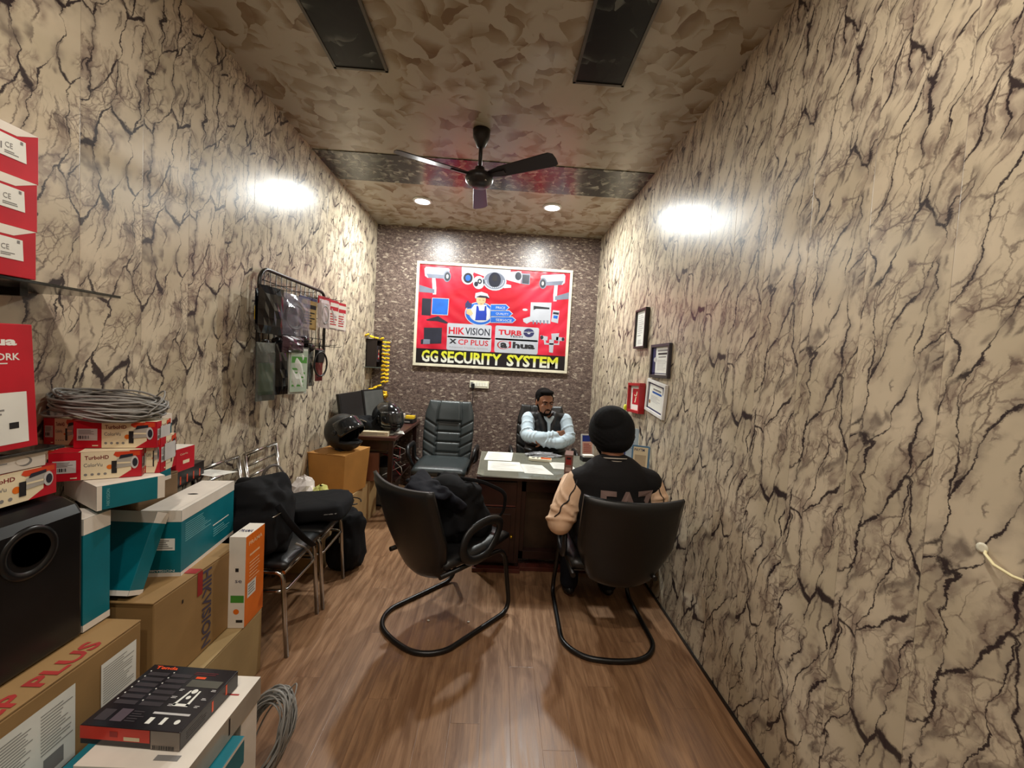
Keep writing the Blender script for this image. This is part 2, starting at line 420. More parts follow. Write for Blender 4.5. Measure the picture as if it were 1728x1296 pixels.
def rrect(w_, h_, r, n=4):                      # rounded rectangle outline centred at 0
    o = []
    for cx, cy, a in ((w_ / 2 - r, h_ / 2 - r, 0), (-w_ / 2 + r, h_ / 2 - r, PI / 2), (-w_ / 2 + r, -h_ / 2 + r, PI), (w_ / 2 - r, -h_ / 2 + r, 3 * PI / 2)):
        for i in range(n + 1): o.append((cx + r * math.cos(a + PI / 2 * i / n), cy + r * math.sin(a + PI / 2 * i / n)))
    return o
class Face:
    """flat print laid on a face: O lower-left corner, U along, V up; layers sit 0.4 mm apart"""
    def __init__(s, mb, O, U, V): s.b = mb; s.O = Vector(O); s.U = Vector(U).normalized(); s.V = Vector(V).normalized(); s.N = s.U.cross(s.V)
    def P(s, u, v, l=1): return s.O + s.U * u + s.V * v + s.N * (.0005 * l)
    def rect(s, u0, v0, u1, v1, m, l=1): s.b.poly([s.P(u0, v0, l), s.P(u1, v0, l), s.P(u1, v1, l), s.P(u0, v1, l)], m); return s
    def poly(s, pts, m, l=1): s.b.poly([s.P(u, v, l) for u, v in pts], m); return s
    def circ(s, u, v, r, m, l=1, ry=None, n=20, a0=0, a1=2 * PI):
        ry = ry or r; k = n if a1 - a0 >= 2 * PI - .01 else n + 1
        return s.poly([(u + r * math.cos(a0 + (a1 - a0) * i / n), v + ry * math.sin(a0 + (a1 - a0) * i / n)) for i in range(k)], m, l)
    def rr(s, u0, v0, u1, v1, r, m, l=1): return s.poly([(u0 + (u1 - u0) / 2 + x, v0 + (v1 - v0) / 2 + y) for x, y in rrect(u1 - u0, v1 - v0, r)], m, l)
    def text(s, t, u, v, w_, h_, m, l=1, bold=0, rot=0):
        U, V = s.U, s.V
        if rot == -90: U, V = -s.V, s.U
        if rot == 90: U, V = s.V, -s.U
        s.b.text(t, s.P(u, v, l), U, V, w_, h_, m, bold); return s
    def lines(s, u0, v0, u1, v1, n, m, l=1, fill=.45):
        for i in range(n):
            a = v0 + (v1 - v0) * (i + .3) / n; b = a + (v1 - v0) / n * fill
            s.rect(u0, a, u0 + (u1 - u0) * random.uniform(.6, 1), b, m, l)
        return s

# ------------------------------------------------------------------ room shell
WL = wall_mat('veined_wall_panel_left', 1, False); WR = wall_mat('veined_wall_panel_right', 1, True)
FL = floor_mat(); ST = stone_mat()
CE = swirl_mat('beige_swirl_ceiling_panel', srgb((182, 174, 156)), srgb((150, 134, 108)), srgb((122, 98, 70)), .85, .27)
CD = swirl_mat('dark_swirl_ceiling_panel', srgb((48, 50, 44)), srgb((112, 114, 102)), srgb((168, 170, 156)), 1.5, .2)
CK = swirl_mat('black_smoke_gloss_panel', srgb((5, 6, 5)), srgb((26, 29, 26)), srgb((120, 126, 120)), .9, .3, .9)
CK.node_tree.nodes['Principled BSDF'].inputs['Specular IOR Level'].default_value = .25
struct('floor', MB().box(XL - .1, XR + .1, YF - .1, YB + .1, -.1, 0, FL))
struct('wall_left', MB().box(XL - .1, XL, YF, YB + .1, 0, H, WL))
struct('wall_right', MB().box(XR, XR + .1, YF, YB + .1, 0, H, WR))
struct('wall_back', MB().box(XL, XR, YB, YB + .1, 0, H, ST))
struct('wall_front', MB().box(XL - .1, XR + .1, YF - .1, YF, 0, H, mat('cream_plaster', (150, 140, 120), .7)))
struct('ceiling', MB().box(XL - .1, XR + .1, YF - .1, YB + .1, H, H + .1, CE))
struct('trim_1', MB().box(XL, XR, 3.1985, 3.686, H - .006, H, CD))
for i, (a, b, y1) in enumerate(((-.963, -.677, 2.286), (.311, .586, 2.256))):
    t = MB().box(a + .012, b - .012, .3, y1 - .012, H - .012, H, CK)
    for q in ((a, a + .014, .288, y1), (b - .014, b, .288, y1), (a, b, y1 - .014, y1), (a, b, .286, .3)):
        t.box(q[0], q[1], q[2], q[3], H - .016, H, mat('brushed_dark_frame', (96, 92, 84), .3, .5))
    struct('trim_%d' % (i + 2), t)
struct('baseboard_right', MB().box(XR - .008, XR, YF, YB, 0, .016, BLACK))
struct('baseboard_left', MB().box(XL, XL + .008, YF, YB, 0, .016, BLACK))

LENS = emis('lit_lamp_lens', (1, .98, .94, 1), 10)
WB = mat('white_lamp_rim', (230, 230, 226), .4)
for (lx, ly), lb in zip(((-.827, 4.06), (.426, 4.0)), ('round lit ceiling downlight left of the fan', 'round lit ceiling downlight right of the fan')):
    t = thing('ceiling_light', lb, 'ceiling light', (lx, ly, H), 0, 'lit downlights near the end wall')
    MB().lathe([(.090, 0), (.092, -.006), (.086, -.014), (.074, -.016), (.070, -.010), (.070, 0)], WB, 32).build('rim', t)
    MB().lathe([(.069, -.010), (.03, -.012), (0.0001, -.012)], LENS, 32).build('lens', t)
for lx, ly in ((-.75, .75), (.42, .75), (-.2, -.6)):
    pass

# ceiling fan
t = thing('ceiling_fan', 'dark three-bladed ceiling fan on a short rod between the downlights', 'ceiling fan', (-.20, 2.79, 2.72))
FANM = mat('dark_brown_fan_enamel', (34, 30, 32), .35)
MB().lathe([(.0001, -.055), (.035, -.055), (.062, -.045), (.088, -.022), (.094, .0), (.09, .022), (.06, .04), (.035, .05), (.03, .075), (.0001, .075)], FANM, 28).build('motor', t)
MB().lathe([(.0001, .06), (.013, .06), (.013, .3), (.0001, .3)], FANM, 12).build('rod', t)
MB().lathe([(.0001, .2), (.025, .205), (.055, .27), (.058, .316), (.0001, .316)], FANM, 20).build('canopy', t)
for a in (-33, 207, 92):
    b = MB(); b.T = Matrix.Rotation(R(a), 4, 'Z') @ Matrix.Translation((0, 0, .015)) @ Matrix.Rotation(R(-14), 4, 'X')
    b.prism([(.06, -.022), (.17, -.045), (.53, -.058), (.555, -.04), (.56, .0), (.555, .045), (.53, .058), (.17, .045), (.06, .022)], .006, FANM)
    b.box(.05, .2, -.014, .014, -.008, .0, FANM)
    b.build('blade', t, bevel=.0015)
for k in range(4):
    a = k * PI / 2 + .6; MB().ell((.08 * math.cos(a), .08 * math.sin(a), -.03), (.007, .007, .007), CHROME, nu=8, nv=6).build('chrome_stud', t)

# ------------------------------------------------------------------ poster on the end wall
PW_, PH_ = 1.82, 1.212
t = thing('advertising_banner', 'red framed flex banner of security cameras with yellow shop title', 'banner', (-1.0154, YB - .035, 1.430))
f = MB(); FW = .032
FRM = mat('off_white_frame', (222, 214, 190), .45)
for x0, x1, z0, z1 in ((0, PW_, 0, FW), (0, PW_, PH_ - FW, PH_), (0, FW, FW, PH_ - FW), (PW_ - FW, PW_, FW, PH_ - FW)): f.box(x0, x1, 0, .032, z0, z1, FRM)
f.build('frame', t, bevel=.003)
MB().box(FW - .004, PW_ - FW + .004, .014, .03, FW - .004, PH_ - FW + .004, banner_mat()).build('printed_sheet', t)
IW, IH = PW_ - 2 * FW, PH_ - 2 * FW
def NP(x, y):       # photo-measured layout of the print -> metres on the sheet
    xx = x + .036 * (y - 97); yy = y - 97 - .057 * (x - 105)
    return ((xx - 105) / 1505 * IW, (1 - yy / 987) * IH)
art = MB(); F = Face(art, (FW, .014, FW), (1, 0, 0), (0, 0, 1))
def npoly(pts, m, l=1): F.poly([NP(*p) for p in pts], m, l)
def nell(x, y, rx, ry, m, l=1, n=22): u, v = NP(x, y); F.circ(u, v, rx / 1505 * IW, m, l, ry / 987 * IH, n)
def nrect(x0, y0, x1, y1, m, l=1):  F.poly([NP(x0, y1), NP(x1, y1), NP(x1, y0), NP(x0, y0)], m, l)
PWH = mat('glossy_white_print', (172, 174, 182), .35, var=.02); PGR = mat('camera_grey_print', (112, 118, 134), .35); PDK = mat('charcoal_print', (38, 40, 52), .35)
# bottom title strip
F.rect(0, 0, IW, .150 * IH, mat('black_print', (24, 20, 22), .35), 1)
ttl = MB(); Ft = Face(ttl, (FW, .014, FW), (1, 0, 0), (0, 0, 1))
for wd, a, b in (('GG', 128, 292), ('SECURITY', 322, 930), ('SYSTEM', 985, 1505)):
    u0 = NP(a, 1020)[0]; u1 = NP(b, 1060)[0]; Ft.text(wd, u0, .016 * IH, u1 - u0, .120 * IH, title_mat() if wd == 'GG' else ttl.mats[0], 3, bold=.035)
ttl.build('title_lettering', t)
# camera pictures along the top
def bullet(x, y, s, fl):
    d = -1 if fl else 1
    P = lambda a, b: (x + d * a * s, y + b * s)
    npoly([P(0, 20), P(15, 0), P(240, 15), P(250, 30), P(235, 120), P(30, 110), P(5, 90)], PWH, 2)
    npoly([P(20, 70), P(190, 80), P(185, 118), P(40, 110)], PGR, 3)
    nell(*P(225, 95), 38 * s, 56 * s, PGR, 4); nell(*P(228, 97), 29 * s, 44 * s, PDK, 5); nell(*P(228, 97), 12 * s, 20 * s, SILV, 6)
    npoly([P(75, 110), P(110, 110), P(120, 210), P(118, 275), P(85, 275), P(80, 200)], PWH, 2)
    npoly([P(-50, 180), P(100, 225), P(100, 262), P(-50, 250)], PGR, 3)
bullet(150, 125, 1.0, False); bullet(1560, 190, 1.0, True)
npoly([(520, 125), (1010, 150), (1000, 215), (960, 240), (760, 225), (640, 180), (590, 300), (545, 280), (520, 200)], PWH, 2)
nell(580, 235, 62, 66, PWH, 3); nell(583, 235, 46, 50, PDK, 4); nell(583, 235, 26, 30, BLUE, 5)
nell(690, 280, 58, 66, PWH, 4); nell(665, 295, 20, 24, PDK, 5); nell(700, 268, 22, 26, PDK, 5); nell(700, 268, 10, 12, SILV, 6)
nell(850, 265, 118, 95, PWH, 4); nell(848, 262, 106, 84, PGR, 5); nell(850, 255, 62, 76, PDK, 6)
for k in range(16):
    a = PI * (1 + k / 15.0); nell(850 + 88 * math.cos(a), 262 - 68 * math.sin(a) * 1.0, 7, 7, PWH, 7, 8)
nell(850, 235, 28, 34, INK, 7)
npoly([(960, 175), (1115, 165), (1110, 290), (960, 250)], PWH, 3); nell(1085, 215, 42, 52, PWH, 4); nell(1085, 215, 32, 40, PDK, 5)
npoly([(1115, 185), (1205, 190), (1200, 300), (1115, 290)], PGR, 3); npoly([(1125, 200), (1198, 205), (1192, 292), (1125, 285)], PDK, 4)
npoly([(950, 290), (1015, 305), (1015, 330), (940, 335)], PWH, 3)
# service badge
nell(705, 590, 150, 118, PWH, 2, 30); nell(705, 590, 142, 110, BLUE, 3, 30); nell(712, 590, 112, 88, PWH, 4, 30)
for k, (wd, y, x1) in enumerate((('PRICE', 528, 1000), ('QUALITY', 590, 1035), ('SERVICE', 652, 1068))):
    npoly([(812, y + 30), (x1 - 32, y + 32), (x1 + 4, y), (x1 - 34, y - 34), (812, y - 34)], PWH, 4)
    npoly([(815, y + 25), (x1 - 34, y + 26), (x1 - 6, y), (x1 - 36, y - 27), (815, y - 27)], BLUE, 5)
    u0, v0 = NP(866, y + 12); u1 = NP(x1 - 40, y)[0]; F.text(wd, u0, v0, u1 - u0, .025 * IH, PWH, 6, .01)
# generic workman in cap and dungarees
SKP = mat('print_skin_tone', (222, 160, 120), .4)
npoly([(610, 560), (650, 500), (770, 500), (800, 580), (790, 650), (640, 650), (630, 600)], LGREY, 6)
npoly([(575, 545), (612, 540), (640, 590), (610, 610), (570, 590)], SKP, 7); npoly([(560, 530), (560, 490), (585, 455), (600, 480), (625, 490), (620, 530)], NAVY, 8)
npoly([(672, 510), (690, 515), (700, 560), (750, 560), (755, 515), (770, 512), (775, 600), (770, 655), (660, 655), (665, 600)], DBLUE, 7)
nell(716, 450, 48, 56, SKP, 8); npoly([(655, 425), (660, 385), (720, 372), (780, 392), (800, 432), (700, 425), (660, 440)], PWH, 9); npoly([(665, 425), (705, 408), (770, 415), (800, 436), (720, 432)], PDK, 10)
npoly([(690, 455), (710, 450), (710, 456)], INK, 9); npoly([(725, 452), (750, 455), (745, 460)], INK, 9); npoly([(702, 488), (735, 490), (720, 494)], INK, 9)
# recorders, screens and accessories
npoly([(130, 437), (222, 442), (215, 612), (125, 605)], PDK, 2); npoly([(230, 432), (398, 440), (388, 608), (222, 600)], PWH, 2); npoly([(234, 437), (392, 445), (382, 602), (227, 594)], BLUE, 3)
npoly([(170, 650), (290, 615), (390, 680), (370, 690), (280, 665), (180, 660)], PDK, 3); npoly([(150, 730), (330, 732), (325, 890), (120, 895), (120, 850), (150, 845)], PDK, 2); npoly([(146, 845), (212, 848), (210, 895), (142, 895)], PGR, 3)
npoly([(1216, 475), (1425, 478), (1418, 690), (1210, 668)], PWH, 2); npoly([(1245, 510), (1405, 528), (1405, 545), (1270, 540), (1245, 552)], INK, 3)
npoly([(1440, 552), (1508, 560), (1495, 685), (1425, 668)], PWH, 2); npoly([(1445, 572), (1502, 578), (1500, 600), (1442, 592)], PDK, 3); npoly([(1448, 605), (1492, 610), (1488, 640), (1446, 634)], BLUE, 3)
nell(1160, 550, 26, 12, PWH, 2); npoly([(1140, 640), (1235, 610), (1235, 660), (1180, 690), (1145, 670)], PWH, 3)
for k in range(5): npoly([(1235 + k * 36, 655), (1255 + k * 36, 657), (1250 + k * 36, 695), (1240 + k * 36, 694)], PGR, 4)
npoly([(1430, 790), (1510, 785), (1500, 860), (1435, 850)], PWH, 3); npoly([(1410, 850), (1460, 850), (1450, 985), (1412, 978)], PWH, 2)
npoly([(1320, 805), (1395, 820), (1392, 860), (1330, 850)], PWH, 3); nell(1335, 828, 16, 20, PDK, 4); npoly([(1480, 822), (1565, 830), (1560, 865), (1480, 862)], PWH, 3); nell(1550, 846, 14, 18, PDK, 4)
npoly([(1355, 855), (1375, 855), (1380, 885), (1500, 890), (1505, 862), (1515, 862), (1512, 905), (1362, 900)], PWH, 2)
# brand plates
for x0, y0, x1, y1 in ((378, 700, 828, 818), (860, 724, 1306, 842), (376, 828, 828, 944), (856, 850, 1300, 970)):
    (u0, v0), (u1, v1) = NP(x0, y1 - .0 + 8), NP(x1, y0 + 8); F.rr(u0, v0 + .0, u1, v1 - .0, .02, PWH, 3)
def ntext(s, x0, y0, x1, y1, m, b=.02, l=4):
    u0, v0 = NP(x0, y1); u1, v1 = NP(x1, y1)[0], NP(x0, y0)[1]; F.text(s, u0, v0, u1 - u0, v1 - v0, m, l, b)
ntext('HIK', 396, 722, 556, 792, mat('crimson_ink', (180, 24, 40), .4), .03); ntext('VISION', 562, 728, 808, 800, PDK, .015)
ntext('CP PLUS', 492, 845, 795, 900, MATS['crimson_ink'], .015); ntext('x', 402, 840, 478, 888, INK, .02)
ntext('TURB', 895, 748, 1130, 800, MATS['crimson_ink'], .04); ntext('TECH', 1010, 808, 1140, 826, INK, .02); nell(1202, 782, 54, 44, NAVY, 5, 28); nell(1202, 782, 16, 14, PWH, 6); npoly([(1148, 772), (1258, 772), (1258, 778), (1148, 778)], PWH, 6)
ntext('a', 925, 878, 985, 934, INK, .05); ntext('l', 1000, 868, 1025, 934, MATS['crimson_ink'], .05); ntext('hua', 1040, 872, 1265, 938, INK, .05)
nell(948, 905, 64, 42, REDINK, 4, 26); nell(953, 905, 55, 37, PWH, 5, 26); ntext('a', 915, 878, 985, 934, INK, .05, 6)
ntext('Advanced Tracking Systems', 400, 915, 790, 932, GREYP, 0)
art.build('print', t)

# switchboard and lead
t = thing('switchboard', 'ivory electrical switchboard on the stone wall below the banner', 'socket', (-.338, YB - .02, 1.202))
MB().box(0, .225, 0, .02, 0, .086, IVORY).build('plate', t, bevel=.004)
for k in range(5): MB().box(.05 + k * .033, .078 + k * .033, -.004, .001, .02, .068, mat('switch_ivory', (238, 236, 222), .3)).build('switch', t, bevel=.002)
MB().box(.01, .04, -.003, .001, .02, .068, GREYP).build('socket', t, bevel=.001)
t = thing('power_lead', 'black plug and lead hanging down the wall from the switchboard', 'cable', (-.297, YB - .045, 1.235))
MB().box(-.018, .018, -.02, .018, -.04, .02, BLACK).build('plug', t, bevel=.005)
MB().tube([(0, 0, -.03), (.004, .02, -.15), (-.004, .03, -.35), (.0, .03, -.5), (-.03, .03, -.7), (-.06, .02, -.9)], .004, BLACK, 6).build('lead', t)

# ------------------------------------------------------------------ frames and cards on the right wall
def frame(y0, y1, z0, z1, fm, lab, fw=.022, th=.022, tilt=0, mat_=None, deco=None, cat='framed certificate', grp='frames on the right wall', nm='framed_certificate'):
    W_, H_ = y1 - y0, z1 - z0
    t = thing(nm, lab, cat, (XR - .002, (y0 + y1) / 2, (z0 + z1) / 2), (0, tilt, PI / 2), grp)   # local x -> +y, local y -> -x, z up
    f = MB(); a, b = W_ / 2, H_ / 2
    for q in ((-a, a, -b, -b + fw), (-a, a, b - fw, b), (-a, -a + fw, -b + fw, b - fw), (a - fw, a, -b + fw, b - fw)): f.box(q[0], q[1], 0, th, q[2], q[3], fm)
    f.build('frame', t, bevel=.002)
    p = MB(); p.box(-a + fw - .002, a - fw + .002, .0, th * .5, -b + fw - .002, b - fw + .002, mat_ or PAPER)
    # seen from the room (looking towards +x) right is -y, i.e. local -x
    G = Face(p, (a - fw, th * .5, -b + fw), (-1, 0, 0), (0, 0, 1)); deco(G, W_ - 2 * fw, H_ - 2 * fw); p.build('certificate', t)
    return t
def d1(G, w_, h_):
    G.lines(.15 * w_, .35 * h_, .85 * w_, .9 * h_, 9, LGREY); G.rect(.15 * w_, .3 * h_, .5 * w_, .32 * h_, GREYP); G.lines(.2 * w_, .06 * h_, .8 * w_, .2 * h_, 3, LGREY)
def d2(G, w_, h_):
    G.rect(0, 0, .22 * w_, h_, NAVY); G.circ(.2 * w_, .55 * h_, .1 * w_, LGREY, 2, .09 * h_); G.rect(.32 * w_, .84 * h_, .95 * w_, .9 * h_, GREYP)
    G.rect(.36 * w_, .72 * h_, .9 * w_, .79 * h_, INK); G.rect(.4 * w_, .62 * h_, .85 * w_, .66 * h_, GREYP); G.lines(.34 * w_, .15 * h_, .92 * w_, .55 * h_, 7, LGREY); G.rect(0, .03 * h_, w_, .06 * h_, NAVY)
def d3(G, w_, h_):
    G.rect(0, 0, .06 * w_, h_, NAVY); G.rect(0, 0, w_, .06 * h_, NAVY); G.rect(0, .94 * h_, w_, h_, NAVY); G.poly([(w_, h_), (w_, .6 * h_), (.9 * w_, .72 * h_), (.86 * w_, h_)], NAVY, 2)
    G.rect(.3 * w_, .76 * h_, .8 * w_, .82 * h_, GREYP); G.rect(.26 * w_, .64 * h_, .84 * w_, .71 * h_, BLUE); G.lines(.2 * w_, .3 * h_, .8 * w_, .56 * h_, 5, LGREY); G.circ(.14 * w_, .28 * h_, .05 * w_, mat('bronze_print', (150, 104, 60), .4), 2)
def d4(G, w_, h_):
    G.rect(.18 * w_, .22 * h_, .82 * w_, .88 * h_, RED, 1); G.poly([(.4 * w_, .3 * h_), (.5 * w_, .3 * h_), (.66 * w_, .75 * h_), (.6 * w_, .78 * h_)], CREAM, 2); G.poly([(.35 * w_, .6 * h_), (.6 * w_, .52 * h_), (.6 * w_, .56 * h_), (.36 * w_, .64 * h_)], CREAM, 2)
BF = mat('black_frame_moulding', (30, 22, 24), .35); WF = mat('white_frame_moulding', (226, 224, 220), .35); RF = mat('red_frame_moulding', (170, 24, 32), .35); GF = mat('dark_grey_frame_moulding', (52, 48, 54), .35)
frame(3.09, 3.33, 1.685, 1.995, BF, 'black framed white certificate hanging highest on the right wall', deco=d1, fw=.016, th=.03)
frame(2.63, 2.955, 1.465, 1.70, GF, 'dark grey framed certificate with navy side band above the white frame', deco=d2)
frame(2.655, 2.99, 1.205, 1.440, WF, 'white framed certificate with navy corners below the grey frame', deco=d3, tilt=R(-6.5))
frame(3.06, 3.345, 1.175, 1.41, RF, 'red box frame with cream mount hanging beside the white frame', deco=d4, th=.045, tilt=R(2), cat='picture frame', nm='framed_picture')
t = thing('lemon_charm', 'small yellow and black lemon charm hanging on the right wall', 'charm', (XR - .02, 3.46, 1.19))
MB().tube([(0, 0, .0), (0, 0, .07)], .0015, INK, 5).build('string', t)
MB().ell((0, 0, 0), (.016, .016, .026), mat('lemon_yellow', (214, 220, 50), .5)).build('lemon', t)
MB().ell((0, 0, -.05), (.01, .01, .028), INK).build('chilli', t)
t = thing('wall_cable', 'cream cable coming out of a hole in the right wall', 'cable', (XR, .876, 1.144))
MB().tube([(.01, 0, .0), (-.008, -.012, -.008), (-.015, -.035, -.022), (-.016, -.07, -.03), (-.016, -.12, -.028), (-.016, -.2, -.01), (-.01, -.3, .0)], .0032, mat('cream_cable', (232, 222, 176), .45), 8).build('lead', t)
MB().lathe([(.012, 0), (.012, .002), (.006, .002)], IVORY, 14).build('hole_collar', t).rotation_euler = (0, -PI / 2, 0)

# ------------------------------------------------------------------ altar with garland, back left corner
t = thing('altar_shelf', 'dark wall shrine with small framed figure on the left wall corner', 'shrine', (XL, 4.60, 1.39))
b = MB(); DK = mat('dark_shrine_wood', (34, 24, 22), .4)
b.box(0, .012, 0, .22, 0, .31, DK); b.box(0, .12, 0, .012, .0, .31, DK); b.box(0, .12, .208, .22, .0, .31, DK); b.box(0, .12, 0, .22, .298, .31, DK); b.build('cabinet', t, bevel=.002)
MB().box(0, .15, -.03, .24, -.008, -.001, mat('shelf_glass', (120, 130, 120), .08, alpha=.6)).build('shelf', t)
b = MB(); b.box(.10, .11, .06, .17, .06, .24, GF); G = Face(b, (.11, .06, .06), (0, 1, 0), (0, 0, 1)); G.rect(.012, .012, .098, .168, INK); G.circ(.055, .12, .018, SKP, 2); G.poly([(.03, .03), (.08, .03), (.07, .1), (.04, .1)], RED, 2); G.circ(.05, .06, .015, WHITE, 3); b.build('picture', t)
t = thing('flower_garland', 'garland of yellow artificial flowers draped around the wall shrine', 'garland', (-1.32, 4.72, 1.12))
pts = [(-.15, -.16, .62), (-.11, -.12, .605), (-.07, -.08, .595), (-.02, -.04, .59)]
for k in range(11): pts.append((.0 - .0 * k, -.01, .555 - k * .045)); pts.append((.035, .01, .555 - k * .045))
pts += [(-.03, -.04, .06), (-.07, -.06, .04), (-.11, -.08, .02)]
for k, p in enumerate(pts):
    fb = MB(); fb.T = Matrix.Translation(p) @ Euler((random.uniform(-.5, .5), random.uniform(-.5, .5), random.uniform(0, 3))).to_matrix().to_4x4()
    for q in range(7):
        a = q * 2 * PI / 7; fb.ell((.015 * math.cos(a), .015 * math.sin(a), 0), (.014, .014, .010), GOLDY, nu=8, nv=5)
    fb.ell((0, 0, .003), (.009, .009, .009), mat('flower_centre', (222, 140, 20), .7), nu=8, nv=5); fb.build('flower', t)
MB().tube([(-.15, -.16, .62), (-.07, -.08, .595), (.018, -.01, .57), (.018, 0, .1), (-.11, -.08, .02)], .003, GREENP, 6).build('string', t)
t = thing('brass_bowl', 'small brass bowl of flowers below the garland in the corner', 'bowl', (-1.31, 4.74, 1.03))
MB().lathe([(.0001, 0), (.03, 0), (.05, .03), (.052, .05), (.047, .05), (.04, .02), (.0001, .01)], BRASS, 20).build('bowl', t)
MB().tube([(0, .1, -.03), (0, .05, -.01), (0, 0, 0)], .006, BRASS, 6).build('bracket', t)
fb = MB()
for k in range(14): fb.ell((random.uniform(-.03, .03), random.uniform(-.03, .03), .05 + random.uniform(0, .03)), (.016, .016, .012), GOLDY, nu=8, nv=5)
fb.build('flower_heads', t)

# ------------------------------------------------------------------ back desk with monitors, helmet, boxes
BZ = .785
t = thing('corner_table', 'reddish brown computer table in the back left corner', 'table', (0, 0, 0))
MB().box(XL + .005, -.90, 3.68, YB - .01, BZ - .03, BZ, WOODT).build('tabletop', t, bevel=.003)
MB().box(XL + .01, -.95, 3.74, 3.76, BZ - .13, BZ - .03, WOODD).build('apron', t)
for x, y in ((-.95, 3.74), (-.95, 4.80), (XL + .03, 3.74), (XL + .03, 4.80)): MB().box(x - .02, x + .02, y - .02, y + .02, 0, BZ - .03, WOODD).build('leg', t, bevel=.002)
MB().box(XL + .02, -.96, 4.0, 4.7, .28, .30, WOODD).build('shelf', t)
MB().box(-1.40, -1.0, 3.78, 4.2, .62, .636, WOODD).build('keyboard_tray', t)
SCR = mat('dark_screen', (38, 40, 42), .25)
def monitor(loc, w_, h_, rz, tilt, lab, scr):
    t = thing('computer_monitor', lab, 'monitor', loc, (0, 0, rz), 'monitors on the corner table')
    hd = MB(); hd.T = Matrix.Translation((0, 0, .055 + h_ / 2)) @ Matrix.Rotation(tilt, 4, 'Y')
    hd.box(-.015, .012, -w_ / 2, w_ / 2, -h_ / 2, h_ / 2, BLACK); hd.box(-.035, -.014, -w_ / 3, w_ / 3, -h_ / 3, h_ / 3, BLACK); hd.build('housing', t, bevel=.005)
    sc = MB(); sc.T = hd.T.copy(); sc.box(.012, .0135, -w_ / 2 + .018, w_ / 2 - .018, -h_ / 2 + .022, h_ / 2 - .016, scr); sc.build('screen', t)
    MB().box(-.03, -.012, -.03, .03, .006, .2, BLACK).build('neck', t, bevel=.003)
    MB().lathe([(.0001, 0), (.10, 0), (.10, .006), (.03, .014), (.0001, .014)], BLACK, 24).build('stand', t)
monitor((-1.385, 3.93, BZ), .50, .315, R(-4), R(-10), 'black monitor with dark screen nearest on the corner table', BLACK)
monitor((-1.325, 4.42, BZ), .42, .32, R(-12), R(-9), 'smaller monitor with grey screen beside the garland bowl', mat('grey_screen', (84, 86, 84), .3))

def helmet(loc, rz, lab, vis_up, shell, pitch=0):
    t = thing('motorcycle_helmet', lab, 'helmet', loc, (0, pitch, rz), 'motorcycle helmets')
    def surf(rx, ry, rz_, test, m, nm, th, zc=.145):
        vs = []; fs = []; nu, nv = 48, 26
        for i in range(nv + 1):
            b = -PI / 2 * .78 + (PI / 2 + PI / 2 * .78) * i / nv
            for k in range(nu):
                a = 2 * PI * k / nu; x = rx * math.cos(b) * math.cos(a); y = ry * math.cos(b) * math.sin(a); z = rz_ * math.sin(b)
                if z < 0: x *= 1 + .10 * (-z / rz_) * max(0, math.cos(a)); y *= 1 - .03 * (-z / rz_)
                if b < 0 and math.cos(a) > .5: x += .018 * min(1, -z / .05)
                vs.append((x, y, z + zc))
        for i in range(nv):
            b = -PI / 2 * .78 + (PI / 2 + PI / 2 * .78) * (i + .5) / nv
            for k in range(nu):
                a = ((2 * PI * (k + .5) / nu + PI) % (2 * PI)) - PI
                if test(a, b): fs.append((i * nu + k, i * nu + (k + 1) % nu, (i + 1) * nu + (k + 1) % nu, (i + 1) * nu + k))
        o = MB().add(vs, fs, m, True).build(nm, t, solid=th)
        return o
    openf = lambda a, b: abs(a) < 1.22 and -.42 < b < .42
    surf(.165, .125, .15, lambda a, b: not openf(a, b), shell, 'shell', .006)
    surf(.15, .112, .135, lambda a, b: not (abs(a) < 1.3 and -.5 < b < .5), mat('helmet_padding', (30, 30, 32), .9), 'lining', .012)
    v = surf(.174, .133, .158, lambda a, b: abs(a) < 1.35 and -.46 < b < .42, mat('smoked_visor', (30, 32, 34), .08, coat=.6), 'visor', .003, 0)
    v.location = (-.005, 0, .15); v.rotation_euler = (0, R(-38 if vis_up else -2), 0)
    for s in (-1, 1):
        MB().ell((.02, s * .128, .155), (.02, .008, .02), BLACK, nu=12, nv=8).build('visor_pivot', t)
    MB().tube([(.0, -.09, .02), (.03, -.06, -.0), (.06, .0, .004), (.03, .06, .0), (0, .09, .02)], .006, FABB, 6).build('chin_strap', t)
    return t
helmet((-1.265, 3.42, .72), R(-22), 'matte black full-face helmet with raised visor on the tall carton', True, mat('matte_black_shell', (26, 26, 28), .42))
helmet((-1.04, 3.92, BZ + .004), R(-35), 'glossy black helmet with closed smoked visor on the corner table', False, mat('gloss_black_shell', (20, 20, 22), .12, coat=.5))
t = thing('small_bag', 'crumpled black fabric bag between the helmets on the table', 'bag', (-1.19, 3.84, BZ))
b = MB()
for k in range(16): b.ell((random.uniform(-.12, .1), random.uniform(-.06, .06), random.uniform(.03, .11)), (random.uniform(.03, .06),) * 3, FABB, nu=10, nv=7)
b.tube([(.05, -.03, .1), (.085, -.04, .17), (.1, -.04, .23)], [.02, .012, .004], FABB, 8)
b.build('body', t, remesh=.01, smooth=4)
MB().tube([(-.1, -.05, .1), (-.06, -.07, .14), (0, -.07, .12)], .004, CHROME, 6).build('buckle', t)
t = thing('carton', 'slim cream product box lying on the front edge of the corner table', 'box', (-1.08, 3.76, BZ), R(3))
b = MB(); b.box(-.16, .10, -.04, .05, 0, .04, CREAM); G = Face(b, (-.16, -.04, 0), (1, 0, 0), (0, 0, 1)); G.lines(.02, .008, .24, .034, 4, GREYP); b.build('box_body', t, bevel=.001)
t = thing('loose_papers', 'loose folded white papers near the table corner', 'paper', (-.99, 3.87, BZ), R(10))
